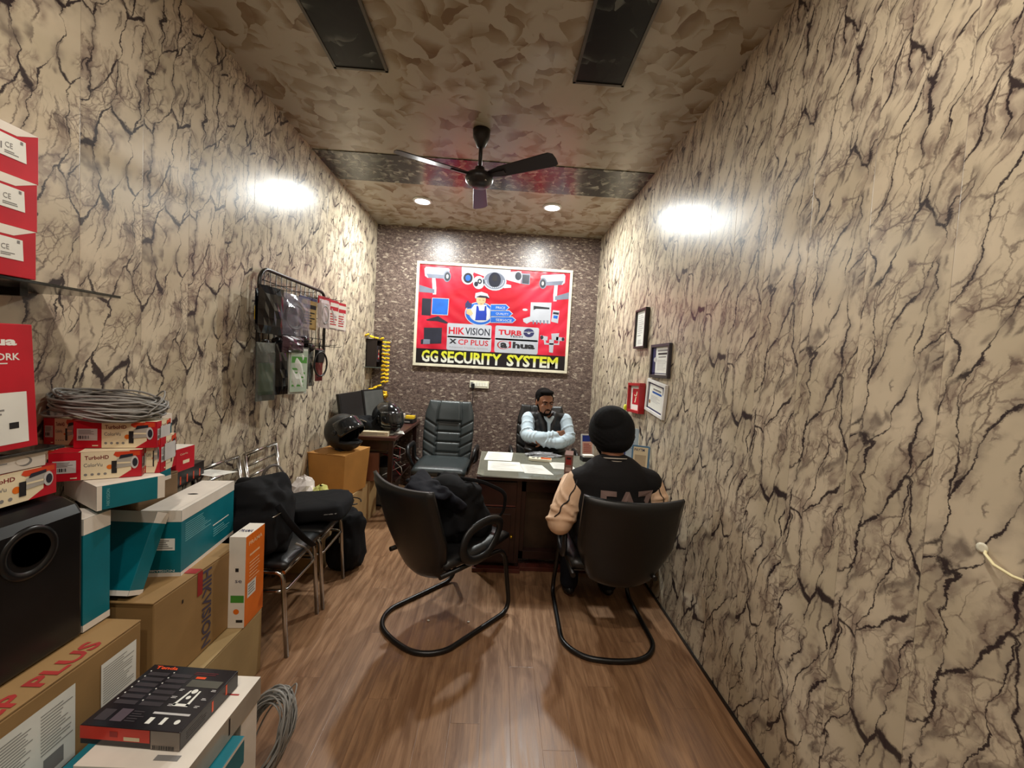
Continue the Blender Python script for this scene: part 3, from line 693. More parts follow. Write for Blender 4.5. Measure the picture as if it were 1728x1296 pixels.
b = MB(); b.add([(-.12, -.05, .001), (.02, -.07, .002), (.06, .03, .012), (-.06, .07, .02)], [(0, 1, 2, 3)], PAPER); b.add([(-.03, -.01, .02), (.13, -.06, .01), (.11, -.0, .03), (.0, .05, .03)], [(0, 1, 2, 3)], PAPER); b.build('sheet', t, solid=.001)
t = thing('set_top_recorder', 'flat black recorder with white and yellow boxes on top', 'recorder', (-1.05, 4.62, BZ), R(-3))
MB().box(-.15, .13, -.09, .1, .004, .05, BLACK).build('case', t, bevel=.003)
MB().box(-.12, .1, -.093, -.09, .015, .03, GREYP).build('front_strip', t)
tag(MB().box(-.1, .06, -.06, .05, 0, .045, WHITE).box(-.08, .03, -.05, .04, .045, .07, PAPER).build('small_box', None, bevel=.002), 'white carton on the black recorder against the stone wall', 'box').location = (-1.1, 4.63, BZ + .05)
tag(MB().box(-.05, .05, -.04, .04, 0, .03, YEL).build('small_box', None, bevel=.002), 'yellow carton on the black recorder right of the white carton', 'box').location = (-.97, 4.62, BZ + .05)
t = thing('white_bottle', 'little white bottle standing on the recorder boxes', 'bottle', (-1.14, 4.63, BZ + .12))
MB().lathe([(.0001, 0), (.014, 0), (.014, .035), (.006, .045), (.006, .06), (.0001, .06)], PAPER, 14).build('body', t)
# things under the corner table
t = thing('labelled_box', 'white box with brown lettering on the keyboard tray', 'box', (-1.10, 3.85, .636))
b = MB(); b.box(-.12, .12, -.06, .2, 0, .06, mat('dull_white_card', (170, 160, 146), .6)); G = Face(b, (-.12, -.06, 0), (1, 0, 0), (0, 0, 1)); G.lines(.03, .012, .2, .05, 2, REDINK); b.build('box_body', t, bevel=.002)
t = thing('computer_tower', 'dark computer tower standing under the corner table', 'computer', (-1.14, 4.1, .0))
MB().box(-.1, .1, 0, .4, 0, .42, BLACK).build('case', t, bevel=.004)
MB().box(-.09, .09, -.006, 0, .02, .40, mat('grey_front_panel', (92, 88, 82), .5)).build('front_panel', t, bevel=.003)
t = thing('tangled_cables', 'tangle of leads hanging under the corner table', 'cables', (-1.0, 4.0, .3))
for k in range(7):
    p = [Vector((random.uniform(-.06, .08), random.uniform(-.05, .2), .40))]
    for q in range(6): p.append(Vector((random.uniform(-.1, .1), random.uniform(-.1, .25), .34 - q * .055)))
    MB().tube(p, .0035, (BLACK, PAPER, REDINK)[k % 3] if k < 6 else BLACK, 6).build('cable', t)
t = thing('power_adapter', 'black backup power unit on the floor beside the desk', 'power unit', (-.185, 3.75, 0))
MB().box(-.06, .06, -.12, .12, 0, .2, BLACK).build('case', t, bevel=.006); MB().box(-.045, .045, -.123, -.12, .04, .18, GREYP).build('front_panel', t)

# cartons by the left wall, under the helmet
def carton(loc, rz, dx, dy, dz, m, lab, flaps=True, nm='carton', grp=None, taper=0.0, tape=True, deco=None):
    t = thing(nm, lab, 'carton', loc, (0, 0, rz), grp)
    b = MB(); a = taper
    b.hexa([(-dx / 2 + a, -dy / 2 + a, 0), (dx / 2 - a, -dy / 2 + a, 0), (dx / 2 - a, dy / 2 - a, 0), (-dx / 2 + a, dy / 2 - a, 0), (-dx / 2, -dy / 2, dz - .004), (dx / 2, -dy / 2, dz - .004), (dx / 2, dy / 2, dz - .004), (-dx / 2, dy / 2, dz - .004)], m)
    b.build('box_body', t, bevel=.004)
    if flaps:
        for s in (-1, 1):
            f = MB(); f.box(-dx / 2 if s < 0 else .003, -.003 if s < 0 else dx / 2, -dy / 2 - .004, dy / 2, dz - .003, dz + .002, m); f.build('flap', t, bevel=.001)
    if tape: MB().box(-.028, .028, -dy / 2 - .006, dy / 2 + .002, dz + .002, dz + .003, mat('brown_tape', (150, 112, 66), .2)).build('tape', t)
    if deco:
        deco(t, dx, dy, dz)
    return t
carton((-1.285, 3.44, 0), R(-2), .29, 1.02, .36, card_mat('tan_kraft_card', (182, 148, 100)), 'long low open brown carton on the floor below the helmet carton', tape=False)
carton((-1.29, 3.43, .363), R(-12), .33, .38, .35, KRAFT2, 'tall orange-brown carton carrying the matte helmet', taper=.02, tape=False)
t = thing('open_flap_carton', 'reddish brown open carton leaning behind the helmet carton', 'carton', (-1.13, 3.80, .363), R(12))
MB().box(-.12, .06, -.06, .06, 0, .26, card_mat('red_brown_card', (120, 70, 44))).build('box_body', t, bevel=.003)
t = thing('black_cable_loop', 'loop of black cable lying on the long low carton', 'cable', (-1.17, 3.14, .372))
MB().tube([(.16 * math.cos(a), .07 * math.sin(a), .012 + .01 * math.sin(a * 2)) for a in [i * 2 * PI / 24 * .93 for i in range(25)]], .005, BLACK, 6).build('lead', t)

def crumple(mb, c, r, m, seed, n=14):
    random.seed(seed)
    vs = []; nu, nv = n, n // 2 + 2
    for i in range(nv + 1):
        b = -PI / 2 + PI * i / nv
        for k in range(nu):
            a = 2 * PI * k / nu; q = random.uniform(.72, 1.12); vs.append((c[0] + r[0] * q * math.cos(b) * math.cos(a), c[1] + r[1] * q * math.cos(b) * math.sin(a), c[2] + r[2] * math.sin(b) * (q if b > 0 else 1)))
    fs = [(i * nu + k, i * nu + (k + 1) % nu, (i + 1) * nu + (k + 1) % nu, (i + 1) * nu + k) for i in range(nv) for k in range(nu)]
    mb.add(vs, fs, m)
b = MB(); crumple(b, (0, 0, .1), (.09, .1, .11), mat('white_polythene', (216, 206, 200), .4), 3)
tag(b.build('plastic_bag', None), 'crumpled white plastic bag between the seats and the cartons', 'bag').location = (-1.32, 2.86, .44)
b = MB(); crumple(b, (0, 0, .08), (.07, .09, .08), mat('yellow_green_polythene', (206, 204, 120), .4), 5)
tag(b.build('plastic_bag', None), 'crumpled yellow-green plastic bag beside the white bag', 'bag').location = (-1.20, 2.84, .43)
random.seed(21)
carton((-1.31, 2.84, 0), R(2), .32, .16, .43, KRAFT, 'narrow brown carton on the floor under the plastic bags', tape=False)

# ------------------------------------------------------------------ visitor chairs
def smoothpath(pts, r=.06, n=5):
    P = [Vector(p) for p in pts]; out = [P[0]]
    for a, b, c in zip(P, P[1:], P[2:]):
        d0 = (a - b); d1 = (c - b); q = min(r, d0.length * .49, d1.length * .49); s_ = b + d0.normalized() * q; e = b + d1.normalized() * q
        for i in range(n + 1): k = i / n; out.append(s_ * (1 - k) ** 2 + b * 2 * k * (1 - k) + e * k * k)
    out.append(P[-1]); return out
def pad(mb, W_, Hh, T_, m, wfun=lambda v: 1.0, nu=14, nv=14, curve=0.0, edge=.35, dfun=None):
    """upholstered slab: x across, z up (0..Hh), front towards +y; both faces joined by a rounded rim"""
    def pt(i, j, side):
        u = -1 + 2 * i / nu; v = j / nv; ed = 1 - max(abs(u), abs(2 * v - 1)) ** 6
        x = u * W_ / 2 * wfun(v); y = curve * u * u + side * T_ / 2 * (edge + (1 - edge) * ed ** .5)
        if side > 0 and dfun: y += dfun(u, v)
        return (x, y, v * Hh)
    vs = [pt(i, j, s_) for s_ in (1, -1) for j in range(nv + 1) for i in range(nu + 1)]
    n1 = (nu + 1) * (nv + 1); fs = []
    for j in range(nv):
        for i in range(nu):
            a = j * (nu + 1) + i; fs.append((a + 1, a, a + nu + 1, a + nu + 2)); a += n1; fs.append((a, a + 1, a + nu + 2, a + nu + 1))
    rim = [i for i in range(nu + 1)] + [(j + 1) * (nu + 1) - 1 for j in range(1, nv + 1)] + [nv * (nu + 1) + i for i in range(nu - 1, -1, -1)] + [j * (nu + 1) for j in range(nv - 1, 0, -1)]
    for k in range(len(rim)):
        a, b = rim[k], rim[(k + 1) % len(rim)]; fs.append((a, b, b + n1, a + n1))
    return mb.add(vs, fs, m, True)

def visitor_chair(loc, rz, lab, bx=0.0):
    t = thing('visitor_chair', lab, 'chair', loc, rz, 'black cantilever visitor chairs at the desk')
    W_ = .25
    # one bent tube: seat rails, front posts, floor runners, rear cross bar (slightly bowed)
    path = [(-W_ + .03, .10, .40), (-W_ + .03, .60, .40), (-W_, .64, .014), (-W_ - .005, .12, .014), (-W_ + .09, .012, .014), (0, -.01, .014), (W_ - .09, .012, .014), (W_ + .005, .12, .014), (W_, .64, .014), (W_ - .03, .60, .40), (W_ - .03, .10, .40)]
    MB().tube(smoothpath(path, .085, 6), .0135, BLACKM, 12).build('frame', t)
    for y in (.18, .46): MB().tube([(-W_ + .03, y, .40), (W_ - .03, y, .40)], .011, BLACKM, 10).build('crossbar', t)
    s_ = MB(); s_.T = Matrix.Translation((0, .13, .438)) @ Matrix.Rotation(R(-86), 4, 'X')
    pad(s_, .50, .50, .075, LEATH, lambda v: .90 + .10 * math.sin(v * PI)); s_.build('seat', t)
    bk = MB(); bk.T = Matrix.Translation((bx, .13, .335)) @ Matrix.Rotation(R(19), 4, 'X')
    pad(bk, .51, .545, .055, LEATH, lambda v: .62 + .38 * min(1, v / .42) ** .75 + .0 * v, nu=18, nv=18, curve=.05); bk.build('backrest', t)
    MB().tube(smoothpath([(0, .3, .40), (0, .16, .385), (0, .12, .45), (0, .10, .56)], .05), .02, BLACKM, 10, flat=2.2).build('back_bracket', t)
    for sx in (-1, 1):
        x = sx * (W_ + .005)
        lp = [(x, .22, .52), (x, .27, .60), (x + sx * .012, .38, .635), (x + sx * .012, .475, .615), (x, .50, .55), (x, .43, .455), (x, .35, .43), (x, .26, .45)]
        P = []
        for k in range(len(lp)):
            a, b, c, d = (Vector(lp[(k + q) % len(lp)]) for q in (-1, 0, 1, 2))
            for j in range(4):
                s2 = j / 4; P.append(.5 * ((2 * b) + (-a + c) * s2 + (2 * a - 5 * b + 4 * c - d) * s2 ** 2 + (-a + 3 * b - 3 * c + d) * s2 ** 3))
        MB().tube(P, .014, BLACK, 10, closed=True, flat=1.9).build('armrest', t)
        MB().tube([(x, .33, .42), (sx * (W_ - .03), .33, .40)], .012, mat('worn_bronze_steel', (84, 60, 48), .4, .6), 8).build('arm_bracket', t)
    return t
visitor_chair((-.475, 2.11, 0), R(-42), 'empty black leather visitor chair turned aside with a bag on it')
visitor_chair((.670, 2.01, 0), R(-1), 'black leather visitor chair on which the man in the turban sits', .045)

# bag and jacket on the empty visitor chair
c42 = Matrix.Translation((-.475, 2.11, 0)) @ Matrix.Rotation(R(-42), 4, 'Z')
t = thing('black_backpack', 'black backpack slumped on the empty visitor chair', 'bag', tuple(c42 @ Vector((.0, .36, .49))), R(-42))
b = MB()
superbox(b, (0, 0, .16), (.18, .13, .165), FABB, .5, 44, (0, 0, 0), .24, 2, .8); superbox(b, (.04, .08, .12), (.15, .09, .14), FABN, .6, 36, (.2, 0, .2), .28, 6, .8); b.ell((.02, -.04, .27), (.13, .08, .09), FABN)
b.build('body', t, remesh=.009, smooth=1)
MB().tube(smoothpath([(.06, .0, .34), (.16, .08, .33), (.24, .2, .26), (.2, .24, .12), (.14, .16, .03)], .05), .011, FABB, 8, flat=.4).build('strap', t)
MB().tube(smoothpath([(-.12, -.02, .33), (-.05, .1, .3), (-.02, .15, .16), (-.05, .14, .04)], .05), .011, FABB, 8, flat=.4).build('strap', t)
MB().tube([(-.1, .115, .16), (0, .15, .2), (.1, .13, .17)], .003, CHROME, 5).build('zip', t)
t = thing('folded_jacket', 'dark navy jacket thrown over the backpack on the visitor chair', 'jacket', tuple(c42 @ Vector((-.02, .17, .80))), R(-42))
b = MB()
superbox(b, (0, .0, .0), (.17, .07, .035), FABN, .7, 40, (.25, .12, 0), .5, 3); superbox(b, (.08, .07, -.05), (.13, .035, .09), FABN, .7, 36, (.7, .1, .1), .5, 7); superbox(b, (-.05, .06, -.03), (.12, .03, .08), FABN, .7, 36, (.6, -.1, .1), .5, 9)
b.build('cloth', t, remesh=.008, smooth=1)

# ------------------------------------------------------------------ front desk
DZ, DX0, DX1, DY0, DY1 = .715, -.118, 1.095, 2.83, 3.63
t = thing('office_desk', 'dark mahogany office desk with glass top before the seated man', 'desk')
MB().box(DX0, DX1, DY0 + .02, DY1, DZ - .035, DZ - .008, WOODD).build('desktop', t, bevel=.006)
b = MB(); b.prism([(DX0, DY0 + .05), (DX0 + .04, DY0 + .01), (.15, DY0 - .008), (.45, DY0 - .012), (.54, DY0 + .01), (.60, DY0 + .08), (.72, DY0 + .10), (DX1, DY0 + .10), (DX1, DY1), (DX0, DY1)], .008, GLASST, DZ - .008); b.build('glass_top', t, bevel=.002)
b = MB(); b.box(DX0 + .01, .21, 2.905, 2.925, .06, DZ - .035, WOODD); b.box(DX0 + .01, DX0 + .03, 2.90, DY1 - .02, .03, DZ - .035, WOODD); b.box(.19, .21, 2.92, DY1 - .02, .03, DZ - .035, WOODD); b.box(DX0 + .03, .19, DY1 - .05, DY1 - .03, .06, DZ - .035, WOODD); b.build('pedestal', t, bevel=.002)
MB().box(.21, DX1 - .01, 3.0, 3.02, .1, DZ - .035, mat('olive_brown_panel', (52, 38, 28), .25, var=.1)).build('modesty_panel', t)
b = MB(); b.box(.21, .245, 2.94, 3.0, .08, DZ - .035, WOODD); b.box(.21, DX1 - .01, 2.94, 3.0, .58, DZ - .035, WOODD); b.box(.21, DX1 - .01, 2.94, 3.0, .08, .14, WOODD); b.build('panel_frame', t, bevel=.002)
MB().box(DX1 - .03, DX1 - .01, 2.94, DY1 - .02, .03, DZ - .035, WOODD).build('side_panel', t)
RB = mat('red_brown_edge', (84, 40, 32), .25)
MB().box(DX0 + .025, .175, 2.888, 2.90, .49, .66, WOODD).build('drawer', t, bevel=.003)
MB().box(DX0 + .03, .17, 2.876, 2.892, .484, .494, RB).build('drawer_rail', t, bevel=.002)
d = MB().box(DX0 + .025, .175, 2.888, 2.90, .08, .475, WOODD).box(DX0 + .06, .14, 2.882, 2.89, .12, .43, WOODD).build('door', t, bevel=.003)
MB().ell((.15, 2.872, .27), (.013, .016, .013), BRASS, nu=12, nv=8).tube([(.15, 2.885, .27), (.15, 2.875, .27)], .006, BRASS, 8).build('knob', d)
b = MB(); b.box(DX0 - .002, .225, 2.875, 2.93, 0, .03, RB); b.box(.215, DX1 - .005, 2.915, 3.03, 0, .03, RB); b.build('plinth', t, bevel=.003)
GT = DZ + .0005
def sheet(pts, lab, deco=None, m=PAPER, z=GT, group='papers on the glass desk top'):
    cx = sum(p[0] for p in pts) / 4; cy = sum(p[1] for p in pts) / 4; b = MB()
    b.prism([(x - cx, y - cy) for x, y in pts], .001, m)
    for k in range(9):
        v = .12 + k * .09; u0 = random.uniform(.08, .15); u1 = random.uniform(.5, .9)
        A = Vector(pts[0]); B = Vector(pts[1]); C = Vector(pts[2]); D = Vector(pts[3])
        L = lambda u, v: (A * (1 - u) + B * u) * (1 - v) + (D * (1 - u) + C * u) * v
        q = [L(u0, v), L(u1, v), L(u1, v + .022), L(u0, v + .022)]; b.poly([(p.x - cx, p.y - cy, .0016) for p in q], LGREY)
    o = b.build('paper_sheet', None); o.location = (cx, cy, z); tag(o, lab, 'paper', group)
sheet([(-.085, 3.30), (.14, 3.30), (.165, 3.62), (-.06, 3.62)], 'white paper at the far left of the glass desk')
sheet([(-.045, 2.98), (.225, 2.98), (.205, 3.27), (-.05, 3.27)], 'white paper at the near left of the glass desk')
sheet([(.226, 2.95), (.44, 2.93), (.38, 3.20), (.206, 3.22)], 'white paper at the centre of the glass desk')
sheet([(.46, 3.12), (.64, 3.10), (.62, 3.32), (.45, 3.33)], 'small white paper beside the brown carton on the desk')
t = thing('desk_clock', 'white gadget with orange label lying on the desk', 'gadget', (.385, 3.36, GT), R(-9))
b = MB(); b.prism([(-.10, -.02), (-.075, -.04), (.09, -.04), (.09, .035), (-.10, .035)], .022, IVORY); b.build('case', t, bevel=.003)
b = MB(); G = Face(b, (-.10, -.04, .022), (1, 0, 0), (0, 1, 0)); G.rect(.10, .012, .185, .068, ORG, 2); G.lines(.105, .016, .18, .062, 4, ORGR, 3); G.rect(.025, .03, .05, .055, INK, 2); G.circ(.075, .05, .008, INK, 2); G.circ(.075, .028, .007, INK, 2); b.build('print', t)
t = thing('brown_product_box', 'upright brown product carton on the desk near the turban', 'box', (.565, 3.05, GT), R(-12))
PB = mat('mauve_brown_card', (128, 96, 88), .4)
b = MB(); b.box(-.03, .03, -.08, .08, 0, .145, PB); G = Face(b, (-.03, -.08, 0), (1, 0, 0), (0, 0, 1)); G.rect(.01, .02, .05, .05, mat('pale_pink_print', (190, 160, 150), .5)); G.rect(.01, .07, .05, .13, REDINK); G.rect(.015, .11, .045, .125, INK, 2)
G = Face(b, (.03, -.08, 0), (0, 1, 0), (0, 0, 1)); G.rect(.05, .06, .11, .10, REDINK); b.build('box_body', t, bevel=.0015)
t = thing('plastic_pouch', 'clear plastic bags of black leads on the desk before the man', 'bag', (.42, 3.52, GT))
b = MB(); crumple(b, (0, 0, .012), (.16, .07, .028), CLEAR, 11, 18); b.build('film', t)
random.seed(31)
for k in range(4): MB().tube([(random.uniform(-.14, .14), random.uniform(-.04, .04), .01 + q * .003) for q in range(6)], .004, BLACK, 6).build('lead', t)
t = thing('stapler_box', 'small black and white card box at the back of the desk', 'box', (.80, 3.45, GT), R(8)); MB().box(-.06, .06, -.04, .04, 0, .035, BLACK).build('lower_box', t, bevel=.002); MB().box(-.045, .045, -.03, .03, .035, .05, PAPER).build('lid', t, bevel=.001)
t = thing('glass_tumbler', 'clear glass tumbler of water on the right of the desk', 'glass', (.72, 3.0, GT)); MB().lathe([(.0001, 0), (.026, 0), (.03, .09), (.028, .09), (.024, .006), (.0001, .006)], CLEAR, 20).build('tumbler', t)
# payment stands (codes left blank)
def stand(loc, rz, w_, h_, fm, im, lab, deco, group='payment stands on the desk'):
    t = thing('payment_stand', lab, 'stand', loc, (R(-8), 0, rz), group)
    b = MB(); b.prism([(x, y) for x, y in rrect(w_, h_, .012)], .008, fm); b.T = Matrix.Identity(4)
    o = b.build('board', t, bevel=.001); o.rotation_euler = (R(90), 0, 0); o.location = (0, 0, h_ / 2)
    p = MB(); G = Face(p, (-w_ / 2 + .012, -.0085, .012), (1, 0, 0), (0, 0, 1)); ww, hh = w_ - .024, h_ - .024
    G.rect(0, 0, ww, hh, im, 0); deco(G, ww, hh); p.build('printed_card', t)
    MB().box(-w_ / 3, w_ / 3, .0, .06, .0, .004, fm).build('foot', t)
BFR = mat('pale_blue_acrylic', (96, 136, 170), .25)
stand((1.043, 2.875, DZ), R(-24), .125, .255, BFR, CREAM, 'pale blue payment stand with a blank code square nearest the wall', lambda G, w_, h_: (G.text('PAYTM', .006, h_ - .03, w_ * .7, .02, NAVY, 1, .02), G.rect(.012, .09, w_ - .012, .175, mat('code_square_blank', (196, 178, 148), .6), 1), G.rect(.02, .03, w_ - .02, .045, GREYP)))
stand((.905, 2.99, DZ), R(-14), .13, .21, mat('navy_acrylic', (70, 76, 130), .3), mat('pinkish_card', (226, 196, 180), .5), 'navy edged payment stand behind the shoulder of the turbaned man', lambda G, w_, h_: (G.rect(0, h_ - .05, w_, h_ - .03, NAVY), G.rect(.02, .05, w_ - .02, .12, mat('code_square_grey', (176, 160, 150), .6)), G.lines(.02, .02, w_ - .02, .045, 2, GREYP)))
stand((.83, 3.62, DZ), R(10), .12, .20, mat('white_acrylic', (220, 220, 220), .3), mat('salmon_card', (222, 176, 160), .5), 'small stand with blue header at the back corner of the desk', lambda G, w_, h_: (G.rect(0, h_ - .055, w_, h_, DBLUE), G.lines(.01, .02, w_ - .01, h_ - .07, 5, REDINK)))
stand((1.050, 3.10, DZ), R(-18), .10, .345, mat('light_blue_paper', (186, 208, 222), .5), mat('pale_blue_card', (196, 214, 226), .5), 'tall pale blue printed card leaning on the right wall', lambda G, w_, h_: G.lines(.006, .17, w_ - .006, h_ - .02, 9, mat('blue_grey_print', (140, 160, 190), .5)), group=None)

# ------------------------------------------------------------------ swivel chairs behind the desk
def swivel(loc, rz, lab, m):
    t = thing('swivel_chair', lab, 'chair', loc, rz, 'executive swivel chairs behind the desk')   # faces local -y
    def groove(u, v):
        d = 0.0; au = abs(u)
        def line(x, w_=.018, a=.016): return -a * math.exp(-(x / w_) ** 2)
        d += line(au - .48, .03, .018)
        if au < .48:
            for q in (.18, .34, .50, .66): d += line(v - q, .012)
            if v > .68: d += .02
        else:
            for q in (.10, .26, .42, .58): d += line(v - (q + (au - .48) * .22), .012)
        return d
    b = MB(); b.T = Matrix.Translation((0, .22, .43)) @ Matrix.Rotation(R(-12), 4, 'X') @ Matrix.Rotation(PI, 4, 'Z')
    pad(b, .52, .66, .09, m, lambda v: .93 + .07 * math.sin(v * PI) - .10 * max(0, v - .8) / .2, nu=60, nv=70, curve=.03, edge=.3, dfun=groove); b.build('backrest', t)
    s_ = MB(); s_.T = Matrix.Translation((0, .24, .455)) @ Matrix.Rotation(R(86), 4, 'X') @ Matrix.Rotation(PI, 4, 'Z')
    s_.T = Matrix.Translation((0, -.27, .46)) @ Matrix.Rotation(R(-88), 4, 'X')
    pad(s_, .52, .50, .10, m, lambda v: .95 + .05 * math.sin(v * PI), edge=.4); s_.build('seat', t)
    for sx in (-1, 1):
        MB().tube(smoothpath([(sx * .25, .14, .46), (sx * .32, .16, .5), (sx * .325, .12, .66), (sx * .32, -.14, .665), (sx * .31, -.18, .6), (sx * .25, -.1, .43)], .05), .018, BLACK, 10, flat=1.4).build('armrest', t)
    MB().lathe([(.0001, .06), (.03, .06), (.03, .22), (.02, .22), (.02, .41), (.0001, .41)], BLACKM, 14).build('gas_column', t)
    MB().box(-.09, .09, -.1, .1, .39, .42, BLACKM).build('mechanism', t, bevel=.004)
    for k in range(5):
        a = k * 2 * PI / 5 + .3; c, s2 = math.cos(a), math.sin(a)
        lg = MB().tube([(c * .03, s2 * .03, .105), (c * .28, s2 * .28, .07)], [.022, .015], BLACK, 8).build('leg', t)
        MB().tube([(c * .28 - s2 * .018, s2 * .28 + c * .018, .028), (c * .28 + s2 * .018, s2 * .28 - c * .018, .028)], .026, BLACK, 12).tube([(c * .28, s2 * .28, .03), (c * .28, s2 * .28, .08)], .008, BLACK, 6).build('castor', lg)
    return t
swivel((-.505, 4.02, 0), R(-2), 'empty dark leather executive swivel chair beside the desk', LEATHG)
swivel((.48, 4.05, 0), R(0), 'dark swivel chair in which the man in the vest sits', LEATH)

# ------------------------------------------------------------------ people
def hand(b, wrist, dirv, palm_n, m, curl=.5, side=1, sc=1.0):
    """palm and five fingers: dirv towards fingertips, palm_n out of the palm"""
    d = Vector(dirv).normalized(); n = Vector(palm_n); n = (n - d * n.dot(d)).normalized(); s_ = d.cross(n) * side; W0 = Vector(wrist)
    q = Matrix((s_, d, n)).transposed().to_euler()
    b.ell(W0 + d * .05 * sc, (.040 * sc, .052 * sc, .016 * sc), m, tuple(q), nu=14, nv=8)
    for k, (off, L) in enumerate(((-.029, .066), (-.010, .076), (.010, .071), (.028, .056))):
        p = W0 + d * .085 * sc + s_ * off * sc; c = 0; pts = [(p, .0095 * sc)]
        for j in range(3):
            c += curl * (.5 + .25 * j); dd = d * math.cos(c) + n * math.sin(c); p = p + dd * (L * (.42, .32, .26)[j]) * sc; pts.append((p, (.009, .0085, .0075)[j] * sc))
        b.limb(pts, m, 8)
    p = W0 + d * .03 * sc - s_ * .03 * sc
    b.limb([(p, .012 * sc), (p + (d * .6 - s_ * .7 + n * .3).normalized() * .034 * sc, .0105 * sc), (p + (d * .95 - s_ * .75 + n * .5).normalized() * .062 * sc, .009 * sc)], m, 8)

def head(b, c, yaw, tilt, m, sc=1.0):
    """head with brow, nose, lips, chin, ears; local face towards -y before yaw"""
    M0 = Matrix.Translation(c) @ Matrix.Rotation(yaw, 4, 'Z') @ Matrix.Rotation(tilt, 4, 'X') @ Matrix.Scale(sc, 4)
    old = b.T; b.T = M0
    b.ell((0, .012, .03), (.076, .094, .086), m, nu=28, nv=18); b.ell((0, -.022, -.035), (.060, .066, .075), m, nu=24, nv=16); b.ell((0, -.05, -.092), (.032, .028, .024), m)
    b.ell((0, -.078, .028), (.056, .016, .012), m); b.ell((0, -.094, -.012), (.011, .02, .026), m, (.35, 0, 0)); b.ell((0, -.098, -.028), (.016, .014, .010), m)
    for s_ in (-1, 1):
        b.ell((s_ * .036, -.064, -.022), (.022, .018, .018), m); b.ell((s_ * .078, .010, -.008), (.008, .02, .032), m, (.15, 0, s_ * .3)); b.ell((s_ * .012, -.097, -.030), (.008, .010, .008), m)
        b.ell((s_ * .045, -.02, -.075), (.018, .03, .02), m)
    b.ell((0, -.083, -.056), (.022, .011, .006), m); b.ell((0, -.082, -.066), (.018, .012, .007), m)
    b.T = old
    return M0
# --- man in the vest, arms folded, behind the desk
t = thing('person', 'man in black padded vest and pale blue shirt, arms folded, behind the desk', 'person', (.48, 3.90, 0))
t_off = Vector((-.48, -3.90, 0))
def off(*p): return tuple(Vector(p) + t_off)
bd = MB(); HC = Vector(off(.440, 3.80, 1.164))
M0 = head(bd, HC, R(17), R(8), SKIN, 1.0)
bd.limb([(HC + Vector((0, .03, -.06)), .056), (off(.475, 3.88, 1.00), .062)], SKIN)
bd.ell(off(.48, 3.90, .88), (.165, .10, .18), SKIN); bd.ell(off(.48, 3.93, .62), (.155, .11, .14), SKIN)
for sx, kx in ((-1, .37), (1, .60)):
    bd.limb([(off(.48 + sx * .08, 3.95, .56), .085), (off(kx, 3.52, .54), .065), (off(kx, 3.42, .30), .052), (off(kx, 3.44, .09), .04)], SKIN)
    bd.ell(off(kx, 3.38, .045), (.042, .11, .04), SKIN)
A1 = [(off(.305, 3.87, 1.0), .055), (off(.285, 3.72, .86), .046), (off(.40, 3.61, .862), .040), (off(.53, 3.63, .885), .032)]
A2 = [(off(.655, 3.87, 1.0), .055), (off(.682, 3.73, .85), .046), (off(.56, 3.595, .825), .040), (off(.43, 3.60, .83), .032)]
bd.limb(A1, SKIN); bd.limb(A2, SKIN)
hand(bd, off(.52, 3.635, .885), (.9, .35, .12), (.2, 1, 0), SKIN, .5, 1, .95)
hand(bd, off(.43, 3.60, .83), (-.85, .45, .1), (-.2, 1, 0), SKIN, .5, -1, .95)
bd.build('body', t, remesh=.0055, smooth=3)
SH = mat('pale_blue_shirt', (188, 206, 218), .8, bump=.25, bscale=26, var=.06)
sh = MB()
for A in (A1, A2): sh.limb([(p, r + .010) for p, r in A[:-1]] + [(A[-1][0], .040)], SH)
for A, sg in ((A1, 1), (A2, -1)):        # cloth folds around the sleeves
    for (p, r), (q, r2) in zip(A, A[1:]):
        p = Vector(p); q = Vector(q)
        for k in range(3):
            c = p.lerp(q, (k + .5) / 3); ax = (q - p).normalized(); o1 = ax.orthogonal().normalized(); o2 = ax.cross(o1)
            sh.tube([c + (o1 * math.cos(a) + o2 * math.sin(a)) * (r + .009) + ax * .02 * math.sin(a + k) for a in [i * PI / 6 for i in range(12)]], .007, SH, 6, closed=True)
sh.ell(off(.48, 3.885, .985), (.10, .075, .05), SH); sh.ell(off(.48, 3.86, 1.015), (.074, .068, .03), SH, (.3, 0, 0))
sh.limb([(off(.455, 3.795, 1.03), .016), (off(.487, 3.765, .985), .017), (off(.492, 3.752, .90), .014)], SH); sh.limb([(off(.525, 3.80, 1.03), .016), (off(.495, 3.765, .985), .017)], SH)
sh.build('shirt', t, remesh=.007, smooth=3)
VE = mat('black_padded_nylon', (22, 22, 25), .5, bump=.3, bscale=30)
ve = MB()
ve.ell(off(.48, 3.90, .90), (.195, .135, .17), VE); ve.ell(off(.48, 3.92, .68), (.20, .15, .17), VE)
for k in range(7):
    z = .58 + k * .062; rx = .197 - .03 * abs(z - .8) - (.03 if z > .9 else 0); ve.ell(off(.48, 3.905, z), (rx + .012, .152 if z < .9 else .138, .036), VE)
for sx in (-1, 1): ve.limb([(off(.48 + sx * .075, 3.85, 1.035), .036), (off(.48 + sx * .155, 3.875, 1.015), .052), (off(.48 + sx * .165, 3.88, .95), .045)], VE); ve.limb([(off(.48 + sx * .07, 3.84, 1.05), .032), (off(.48 + sx * .045, 3.785, .96), .03), (off(.48 + sx * .03, 3.765, .87), .03)], VE)
ve.limb([(off(.41, 3.90, 1.05), .032), (off(.48, 3.95, 1.06), .034), (off(.55, 3.90, 1.05), .032)], VE)
ve.build('padded_vest', t, remesh=.008, smooth=2)
tr = MB()
for sx, kx in ((-1, .37), (1, .60)): tr.limb([(off(.48 + sx * .08, 3.95, .565), .10), (off(kx, 3.52, .545), .078), (off(kx, 3.42, .30), .066), (off(kx, 3.44, .11), .06)], FABN)
tr.build('trousers', t, remesh=.01, smooth=3)
so = MB()
